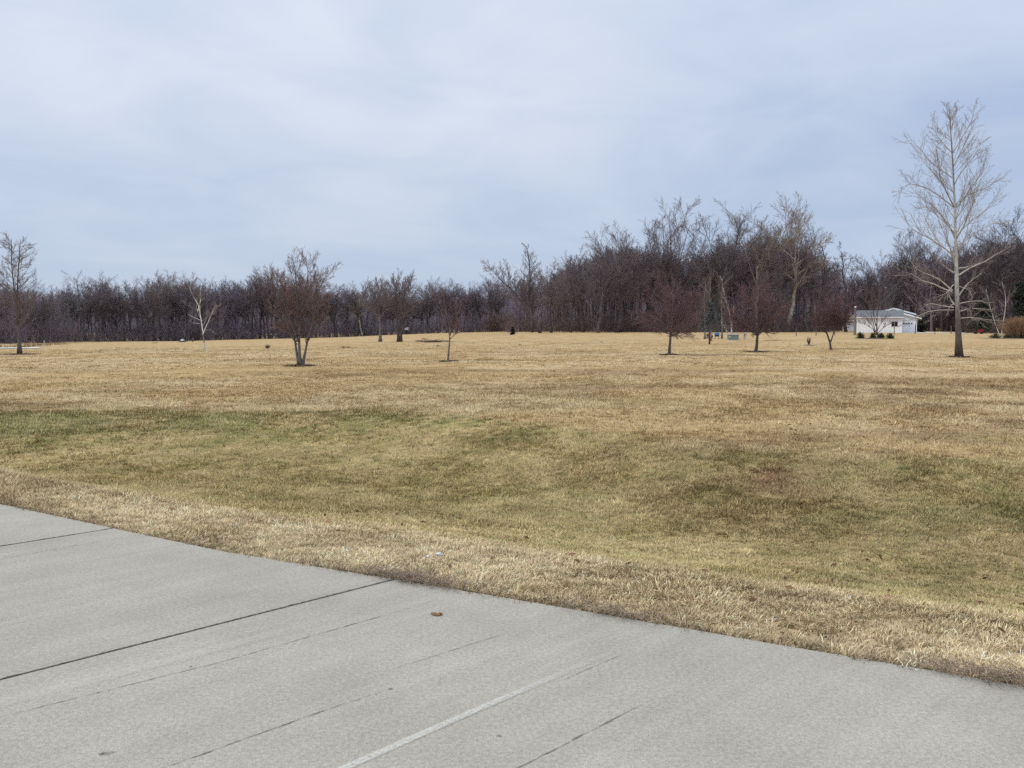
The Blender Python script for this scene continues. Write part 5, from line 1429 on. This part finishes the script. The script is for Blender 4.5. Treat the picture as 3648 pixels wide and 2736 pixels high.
def tuft(px_, row, top_, w_, n, lab, cc, sd, name='dry_shrub', cat='shrub'):
    rng = np.random.default_rng(sd); b_ = hit(px_, row); k_ = b_[1] / F; H_ = at(px_, top_, b_[1])[2] - b_[2]
    d = norm(np.c_[rng.normal(0, w_ * k_ / 2 / max(H_, .1) * .7, (n, 2)), np.ones(n)]); L = H_ * rng.uniform(.5, 1.05, n)
    P = np.stack([np.zeros((n, 3)), d * (L * .5)[:, None], norm(d + rng.normal(0, .15, (n, 3))) * L[:, None]], 1)
    P[:, :, :2] += rng.normal(0, w_ * k_ * .12, (n, 1, 2))
    s = Soup().tubes(P, np.full((n, 3), .012) * [1, .8, .5], 3, vary(rng, n, 3, cc, .3)); P2, R2 = spawn(P, np.full((n, 3), .010), 4, .2, 1, 40, 12, .4, .03, .15, 2, .7, .007, rng); s.tubes(P2, R2, 3, vary(rng, len(P2), 3, cc, .3))
    o = s.build(name, M_TWIG); o.location = b_; return tag(o, lab, cat)


tuft(953, 1241, 1227, 22, 60, 'dead grey shrublet left of the multi-stemmed tree', (0.15, .12, .10), 1)
tuft(2882, 1230, 1200, 12, 26, 'thin dark sapling in a ring of mulch left of the small dark reddish tree', (0.11, .085, .08), 2, 'sapling', 'sapling')
p = hit(2882, 1231); k = 16
V = [(p[0], p[1], p[2] + .10)] + [(p[0] + .5 * math.cos(a_), p[1] + .5 * math.sin(a_), float(ground_z(p[0] + .5 * math.cos(a_), p[1] + .5 * math.sin(a_))) + .01) for a_ in np.arange(k) / k * 6.283]
tag(Soup().add(V, None, [(0, 1 + i, 1 + (i + 1) % k) for i in range(k)], (.16, .115, .09)).build('mulch_ring', M_STONE), 'small ring of mulch around the thin dark sapling', 'mulch ring')

# ---------------------------------------------------------------- sky and light
SUN_EL, SUN_AZ = math.radians(50), math.radians(-105)      # high on the left behind thin cloud
w = bpy.data.worlds.new('World'); SC.world = w; w.use_nodes = True
nt = w.node_tree; bg = nt.nodes['Background']
sky = nt.nodes.new('ShaderNodeTexSky'); sky.sky_type = 'NISHITA'; sky.sun_disc = False
sky.sun_elevation = SUN_EL; sky.sun_rotation = SUN_AZ
sky.air_density = 1.0; sky.dust_density = 2.0
tc = N(nt, 'ShaderNodeTexCoord'); sep = N(nt, 'ShaderNodeSeparateXYZ'); nt.links.new(tc.outputs['Generated'], sep.inputs[0])


def math_n(op, a, b=None, clamp=False):
    m = nt.nodes.new('ShaderNodeMath'); m.operation = op; m.use_clamp = clamp
    for s_, v in ((m.inputs[0], a), (m.inputs[1], b)):
        if v is None: continue
        if hasattr(v, 'is_linked'): nt.links.new(v, s_)
        else: s_.default_value = v
    return m.outputs[0]


zc = math_n('ADD', math_n('MAXIMUM', sep.outputs[2], 0.0), 0.16)
cmb = N(nt, 'ShaderNodeCombineXYZ')
nt.links.new(math_n('DIVIDE', sep.outputs[0], zc), cmb.inputs[0]); nt.links.new(math_n('DIVIDE', sep.outputs[1], zc), cmb.inputs[1])
nA = N(nt, 'ShaderNodeTexNoise', Scale=0.55, Detail=5.0, Roughness=0.5, Distortion=0.4); nt.links.new(cmb.outputs[0], nA.inputs['Vector'])
nB = N(nt, 'ShaderNodeTexNoise', Scale=1.6, Detail=6.0, Roughness=0.55, Distortion=0.8); nt.links.new(cmb.outputs[0], nB.inputs['Vector'])
# brighter region high and a little left of the middle, where the sun sits behind the cloud
dotn = nt.nodes.new('ShaderNodeVectorMath'); dotn.operation = 'DOT_PRODUCT'
nt.links.new(tc.outputs['Generated'], dotn.inputs[0]); v_ = norm(np.array([-0.27, 0.89, 0.41])); dotn.inputs[1].default_value = v_
glow = ramp(nt, dotn.outputs['Value'], 0.80, 1.0)
mix1 = math_n('ADD', math_n('MULTIPLY', nA.outputs[0], 0.62), math_n('MULTIPLY', nB.outputs[0], 0.38))
mix1 = math_n('ADD', mix1, math_n('MULTIPLY', glow, 0.18))
cl = ramp(nt, mix1, 0.39, 0.72, (4.6, 5.7, 7.85), (7.5, 8.15, 9.4))
# paler band above the horizon
hor = ramp(nt, sep.outputs[2], 0.0, 0.22, (1, 1, 1), (0, 0, 0))
cl = mixc(nt, cl, (5.0, 6.15, 8.05), math_n('MULTIPLY', hor, 0.75))
# overcast sky grows brighter towards the zenith
top = ramp(nt, sep.outputs[2], 0.16, 0.42, (0.97, 0.97, 0.97), (1.10, 1.09, 1.07))
cl = mixc(nt, cl, top, 1.0, 'MULTIPLY')
zen = ramp(nt, sep.outputs[2], 0.42, 0.90, (1, 1, 1), (3.0, 2.75, 2.2))
cl = mixc(nt, cl, zen, 1.0, 'MULTIPLY')
col = mixc(nt, cl, sky.outputs[0], 0.12)
nt.links.new(col, bg.inputs['Color']); bg.inputs['Strength'].default_value = 0.10

sl = bpy.data.lights.new('sun', 'SUN'); sl.energy = 1.15; sl.angle = math.radians(14); sl.color = (1.0, 0.95, 0.88)
so = bpy.data.objects.new('sun', sl); COL.objects.link(so)
from mathutils import Vector
dirv = Vector((math.sin(SUN_AZ) * math.cos(SUN_EL), math.cos(SUN_AZ) * math.cos(SUN_EL), math.sin(SUN_EL)))
so.rotation_euler = dirv.to_track_quat('Z', 'Y').to_euler(); so.location = (0, 0, 60)

# ---------------------------------------------------------------- camera + render settings
cam = bpy.data.cameras.new('camera'); co = bpy.data.objects.new('camera', cam); COL.objects.link(co)
cam.sensor_width = 36; cam.lens = 36 * F / 3648; cam.clip_start = 0.05; cam.clip_end = 6000
co.location = (0, 0, EYE); co.rotation_euler = (math.pi / 2 - PITCH, 0, 0)
SC.camera = co
SC.view_settings.view_transform = 'Standard'; SC.view_settings.look = 'None'; SC.view_settings.exposure = 0; SC.view_settings.gamma = 1
SC.render.engine = 'CYCLES'
cy = SC.cycles
cy.use_adaptive_sampling = True; cy.adaptive_threshold = 0.02; cy.adaptive_min_samples = 24
cy.max_bounces = 4; cy.diffuse_bounces = 2; cy.glossy_bounces = 1; cy.transmission_bounces = 1; cy.transparent_max_bounces = 8
cy.use_denoising = False
cy.caustics_reflective = False; cy.caustics_refractive = False
